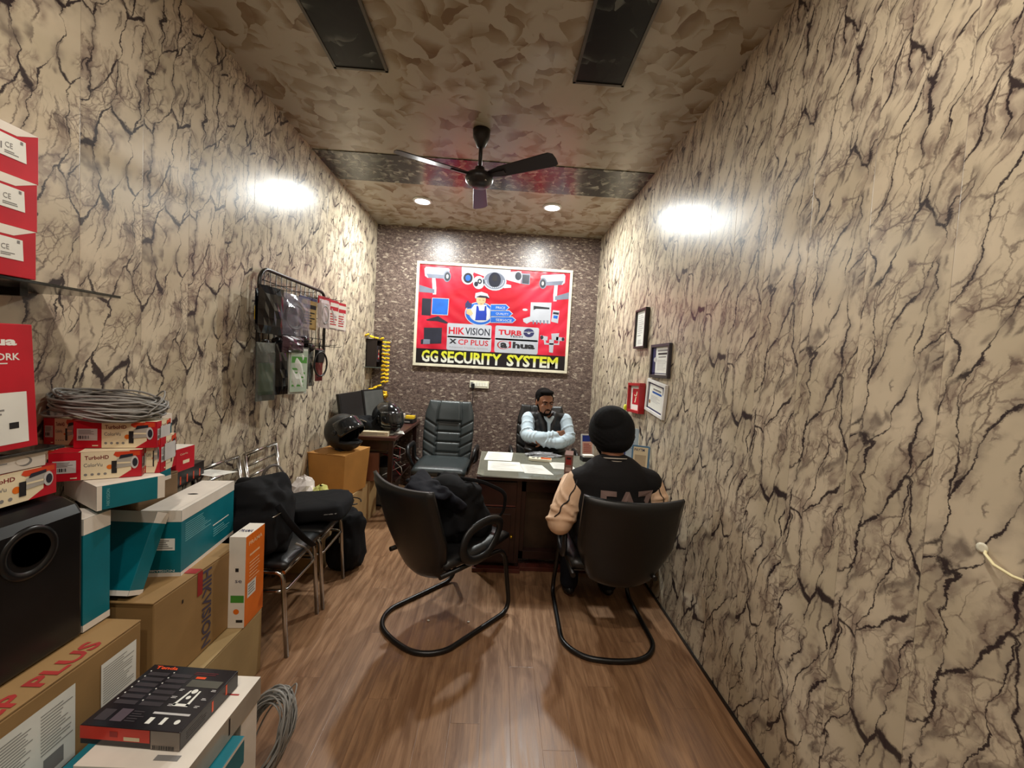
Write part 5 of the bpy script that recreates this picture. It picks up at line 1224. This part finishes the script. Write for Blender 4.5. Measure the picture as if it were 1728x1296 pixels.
camera_box((-1.385, 1.39, 1.153), R(4), 'faded camera box at the wall end of the upper row', .10, .10)
camera_box((-1.148, 1.43, 1.0625), R(14), 'small red camera box end with a white sticker beside the lower row', .06, .10, .12)
pbox('amplifier_box', 'flat black product carton lying on the large teal box', 'box', (-1.345, 1.753, .893), R(8), .12, .215, .075, mat('black_card', (26, 22, 22), .35), lambda near, right, top, dx, dy, dz: ([right.rect(dy * (.15 + .22 * k), .01, dy * (.19 + .22 * k), dz * .6, ORGR) for k in range(4)], near.lines(.01, .01, dx - .01, dz - .01, 4, GREYP)))
pbox('camera_box', 'short red camera box standing on the flat black carton', 'box', (-1.328, 1.735, .969), R(4), .12, .115, .098, RED, lambda near, right, top, dx, dy, dz: (near.poly([(0, dz), (0, dz * .5), (dx, dz * .86), (dx, dz)], ORGR, 1), near.rect(dx * .05, dz * .3, dx * .6, dz * .7, SILV, 2), near.circ(dx * .62, dz * .5, dx * .22, LGREY, 3), near.circ(dx * .62, dz * .5, dx * .15, PDK, 4), near.rect(0, dz * .3, dx * .14, dz * .75, INK, 4), right.text('ColorVu', dy * .2, dz * .7, dy * .4, dz * .08, CREAM, 1), right.rect(dy * .35, dz * .3, dy * .7, dz * .45, CREAM, 1), top.rect(0, 0, dx, dy, WHITE, 1)), CAMB)
sheet([(-1.43, 1.96), (-1.30, 1.92), (-1.25, 2.02), (-1.40, 2.04)], 'printed white leaflet behind the flat black carton', z=.893 + .01, group=None)

# items at wall level left of frame
pbox('camera_box', 'red camera box lying on top of the speaker', 'box', (-1.255, .93, 1.062), R(0), .21, .27, .085, RED, lambda near, right, top, dx, dy, dz: camart(right, dy, dz), CAMB)
pbox('adapter_box', 'white and green carton on the red box over the speaker', 'box', (-1.26, .90, 1.149), R(-2), .20, .27, .042, WHITE, lambda near, right, top, dx, dy, dz: (right.circ(dy * .82, dz * .5, .016, GREYP, 1, .012), right.circ(dy * .80, dz * .55, .015, WHITE, 2, .010), right.lines(dy * .3, dz * .35, dy * .7, dz * .65, 2, GREYP), top.rect(0, 0, dx * .96, dy * .97, mat('dark_green_card', (30, 60, 40), .4), 1)))

# glass shelves with boxes
GSH = mat('dark_glass_shelf', (26, 28, 26), .1, alpha=.85)
t = thing('wall_shelf', 'dark glass wall shelf under the three red recorder boxes', 'shelf', (XL, .35, 1.652), 0, 'glass wall shelves'); MB().box(0, .25, 0, 1.03, -.008, 0, GSH).build('board', t, bevel=.001)
for y in (.2, .9): MB().box(0, .08, y, y + .02, -.03, -.008, BLACKM).build('bracket', t)
t = thing('wall_shelf', 'dark glass wall shelf under the tall red network box', 'shelf', (XL, .35, 1.198), 0, 'glass wall shelves'); MB().box(0, .25, 0, .86, -.008, 0, GSH).build('board', t, bevel=.001)
for y in (.2, .75): MB().box(0, .08, y, y + .02, -.03, -.008, BLACKM).build('bracket', t)
def sdeco(near, right, top, dx, dy, dz):
    top.rect(0, 0, dx, dy, WHITE)
    right.poly([(0, dz), (dy, dz), (dy - .048, dz * .82), (0, dz * .80)], WHITE, 1); right.poly([(0, dz * .82), (dy - .03, dz * .76), (dy - .028, dz * .34), (0, dz * .36)], PAPER, 2)
    barcode(right, dy - .11, dz * .46, .03, .016, GREYP, 3); right.lines(dy - .075, dz * .40, dy - .042, dz * .47, 2, GREYP, 3); right.text('CE', dy - .074, dz * .52, .016, .013, GREYP, 3); right.rect(dy - .042, dz * .68, dy - .036, dz * .74, GREYP, 3)
for k, (lb, ys) in enumerate((('bottom', .0), ('middle', .008), ('top', .016))):
    pbox('recorder_box', 'red and white recorder carton, %s of the stack of three on the upper glass shelf' % lb, 'box', (-1.25, .80 + ys, 1.653 + k * .1255), R(-3 + k), .22, .33, .124, RED, sdeco, 'red and white recorder cartons on the upper glass shelf')
def ddeco(near, right, top, dx, dy, dz):
    right.text('alhua', dy - .14, dz * .83, .105, .022, PAPER, 1, .04); right.text('NETWORK', dy - .145, dz * .715, .115, .018, PAPER, 1, .02); right.lines(dy - .13, dz * .68, dy - .03, dz * .70, 1, PAPER)
    right.rect(0, dz * .05, dy - .02, dz * .46, PAPER, 1); right.lines(dy - .17, dz * .28, dy - .06, dz * .34, 2, GREYP, 2); right.lines(dy - .17, dz * .10, dy - .09, dz * .2, 3, GREYP, 2); right.rect(dy - .06, dz * .17, dy - .04, dz * .22, INK, 2)
pbox('recorder_box', 'tall red network recorder carton with white label on the lower glass shelf', 'box', (-1.25, .80, 1.199), (R(2.5), 0, R(-3)), .20, .335, .322, RED, ddeco)

# orange box
def odeco(near, right, top, dx, dy, dz):
    near.rect(0, 0, dx, dz, WHITE, 1); top.rect(0, 0, dx, dy, WHITE, 1); top.text('PRAMA', dx * .1, dy * .35, dx * .8, dy * .18, NAVY, 2, .02, 0)
    near.rect(dx * .15, dz * .28, dx * .95, dz * .36, GREENP, 2); near.circ(dx * .5, dz * .18, .012, ORG, 2); near.rect(dx * .5, dz * .06, dx * .9, dz * .09, INK, 2); near.text('se', dx * .4, dz * .5, dx * .4, .012, NAVY, 2); near.rect(dx * .4, dz * .62, dx * .6, dz * .66, INK, 2)
    right.text('PRAMA', dy * .15, dz * .88, dy * .7, .018, mat('pale_orange_ink', (246, 196, 150), .5), 1, .02); right.lines(dy * .2, dz * .74, dy * .8, dz * .79, 1, MATS['pale_orange_ink'], 1); right.lines(dy * .2, dz * .44, dy * .8, dz * .70, 7, MATS['pale_orange_ink'], 1, .3)
    right.rect(dy * .12, dz * .30, dy * .55, dz * .46, PAPER, 1); right.lines(dy * .16, dz * .32, dy * .5, dz * .44, 4, GREYP, 2)
pbox('product_box', 'upright orange and white product carton on the plain brown carton', 'box', (-1.043, 1.752, .299), R(3), .068, .155, .40, ORG, odeco)

# front stack
def w1d(near, right, top, dx, dy, dz): top.rect(dx * .45, 0, dx * .47, dy, REDINK); top.rect(dx * .15, dy * .3, dx * .3, dy * .6, INK); top.circ(dx * .65, dy * .5, .01, GREYP)
pbox('white_box', 'upright white carton with thin red line beside the floor cable coil', 'box', (-.710, 1.19, 0), R(-3), .17, .075, .425, WHITE, w1d)
pbox('teal_box', 'teal carton at the base of the front stack', 'box', (-.72, .80, 0), 0, .32, .34, .315, TEAL, t2d, 'teal cartons of the front stack')
pbox('teal_box', 'flat teal carton wrapped in film under the white carton', 'box', (-.672, .78, .317), R(0), .40, .365, .08, TEAL, lambda near, right, top, dx, dy, dz: (near.rect(0, dz * .9, dx, dz, WHITE), right.rect(0, dz * .88, dy, dz, WHITE), right.text('HIKVISION', .2, .02, .1, .012, PAPER, 1)), 'teal cartons of the front stack')
pbox('white_box', 'flat white carton sealed with clear tape under the black router box', 'box', (-.708, .975, .399), R(-1), .275, .30, .07, WHITE, lambda near, right, top, dx, dy, dz: (right.rect(0, 0, dy, dz, mat('grey_tape', (160, 152, 140), .15), 1), top.rect(dx - .10, .02, dx - .04, .035, GREYP), top.lines(dx - .06, dy - .08, dx - .015, dy - .068, 1, REDINK, 1), right.rect(dy * .5, dz * .2, dy * .52, dz * .9, INK, 2)))
BKC = mat('black_glossy_card', (30, 24, 28), .22)
def rdeco(near, right, top, dx, dy, dz):
    near.rect(0, dz * .3, dx * .70, dz * .98, mat('bright_red_orange', (214, 52, 30), .4), 1); near.rect(dx * .71, dz * .02, dx, dz * .98, mat('grey_label', (150, 140, 132), .5), 1); near.rect(dx * .30, dz * .5, dx * .38, dz * .8, REDINK, 2); near.rect(dx * .44, dz * .35, dx * .6, dz * .55, CREAM, 2); barcode(near, dx * .73, .002, dx * .22, dz * .2)
    OR2 = mat('orange_text', (236, 84, 40), .4); DG = mat('dark_grey_print', (56, 50, 54), .4)
    top.text('Tenda', dx * .06, dy * .92, dx * .26, dy * .055, OR2, 1, .03)
    for r in range(6):
        for c in range(2): top.rect(dx * (.06 + .27 * c), dy * (.80 - r * .095), dx * (.29 + .27 * c), dy * (.86 - r * .095), DG, 1); top.circ(dx * (.055 + .27 * c), dy * (.87 - r * .095), .002, PAPER, 2)
    top.rect(dx * .62, dy * .80, dx * .73, dy * .835, OR2, 1); top.rect(dx * .60, dy * .66, dx * .96, dy * .78, mat('olive_grey_print', (84, 82, 74), .4), 1); top.lines(dx * .56, dy * .86, dx * .9, dy * .92, 2, mat('dull_red_print', (96, 34, 40), .4))
    top.poly([(dx * .66, dy * .36), (dx * .69, dy * .36), (dx * .72, dy * .60), (dx * .70, dy * .60)], PAPER, 1); top.poly([(dx * .80, dy * .36), (dx * .83, dy * .36), (dx * .82, dy * .60), (dx * .80, dy * .60)], PAPER, 1); top.rect(dx * .66, dy * .35, dx * .83, dy * .39, PAPER, 1); top.circ(dx * .755, dy * .59, .008, PAPER, 1); top.circ(dx * .75, dy * .49, .006, PAPER, 1)
    for u, v in ((.58, .58), (.62, .34), (.9, .34), (.9, .46), (.57, .46), (.92, .6)): top.lines(dx * u, dy * v, dx * (u + .06), dy * (v + .04), 2, LGREY, 1)
    top.rect(dx * .56, dy * .22, dx * .94, dy * .25, LGREY, 1); top.rect(dx * .58, dy * .08, dx * .63, dy * .17, PAPER, 1); top.rect(dx * .72, dy * .08, dx * .76, dy * .18, PAPER, 1); top.circ(dx * .88, dy * .13, .007, PAPER, 1)
    top.rect(dx * .22, dy * .08, dx * .34, dy * .26, mat('plum_print', (84, 72, 80), .4), 1); top.rect(dx * .06, dy * .08, dx * .18, dy * .24, DG, 1); top.lines(dx * .36, dy * .08, dx * .52, dy * .25, 5, DG)
    right.rect(dy * .5, dz * .2, dy * .53, dz * .8, OR2, 1); right.rect(dy * .75, dz * .3, dy * .78, dz * .9, OR2, 1); right.lines(dy * .1, dz * .2, dy * .45, dz * .7, 4, DG)
pbox('router_box', 'black and orange router box lying on the flat white carton', 'box', (-.760, 1.020, .4705), R(-3.5), .262, .212, .05, BKC, rdeco)

# cable coils
def coil(nm, lab, loc, rot, rx, ry, thick, n, seed, rad=.0027, spread=.03, sag=0.0):
    random.seed(seed); P = []
    for k in range(n):
        dx, dy, dz = random.uniform(-spread, spread), random.uniform(-spread, spread), random.uniform(0, thick); ax = rx * random.uniform(.80, 1.04); ay = ry * random.uniform(.78, 1.04); tl = random.uniform(-.12, .12); ph = random.uniform(0, 6)
        for i in range(28):
            a = 2 * PI * i / 28; P.append(Vector((dx + ax * math.cos(a), dy + ay * math.sin(a), dz + tl * ax * math.cos(a + ph) + thick * .22 * math.sin(2 * a + ph) + sag * math.cos(a))))
    Q = []
    for i in range(len(P)):   # blend turns so the lead runs on continuously
        a = P[max(0, i - 2):i + 3]; Q.append(sum(a, Vector()) / len(a))
    o = MB().tube(Q, rad, CABLE, 6)
    return tag_t(o, nm, lab, loc, rot)
def tag_t(mb, nm, lab, loc, rot):
    t = thing(nm, lab, 'cable', loc, rot, 'coils of grey network cable'); mb.build('cable', t); return t
t = coil('cable_coil', 'grey cable coil resting on top of the red camera boxes', (-1.325, 1.43, 1.258), (R(-2), R(4), R(10)), .165, .10, .055, 44, 4, .0034, .016)
MB().tube(smoothpath([(.08, .08, .05), (.13, .06, .10), (.16, .0, .06), (.15, -.06, .02)], .04), .0026, CABLE, 6).build('loose_end', t)
t = coil('cable_coil', 'grey cable coil leaning on edge on the floor by the white carton', (-.735, 1.40, .155), (R(62), R(8), R(-24)), .09, .150, .06, 40, 8, .0028, .012)
MB().tube(smoothpath([(0, .13, .02), (.03, .19, .03), (.06, .15, .05), (.07, .05, .06)], .03), .0024, CABLE, 6).build('loose_end', t)
for k, (x, y) in enumerate(((-.33, 2.30), (-.10, 2.30))):
    b = MB(); crumple(b, (0, 0, .004), (.008, .006, .004), PAPER, 40 + k, 8); tag(b.build('paper_scrap', None), ('tiny white scrap on the floor under the empty visitor chair', 'tiny white scrap on the floor, right of the two')[k], 'scrap').location = (x, y, .001)
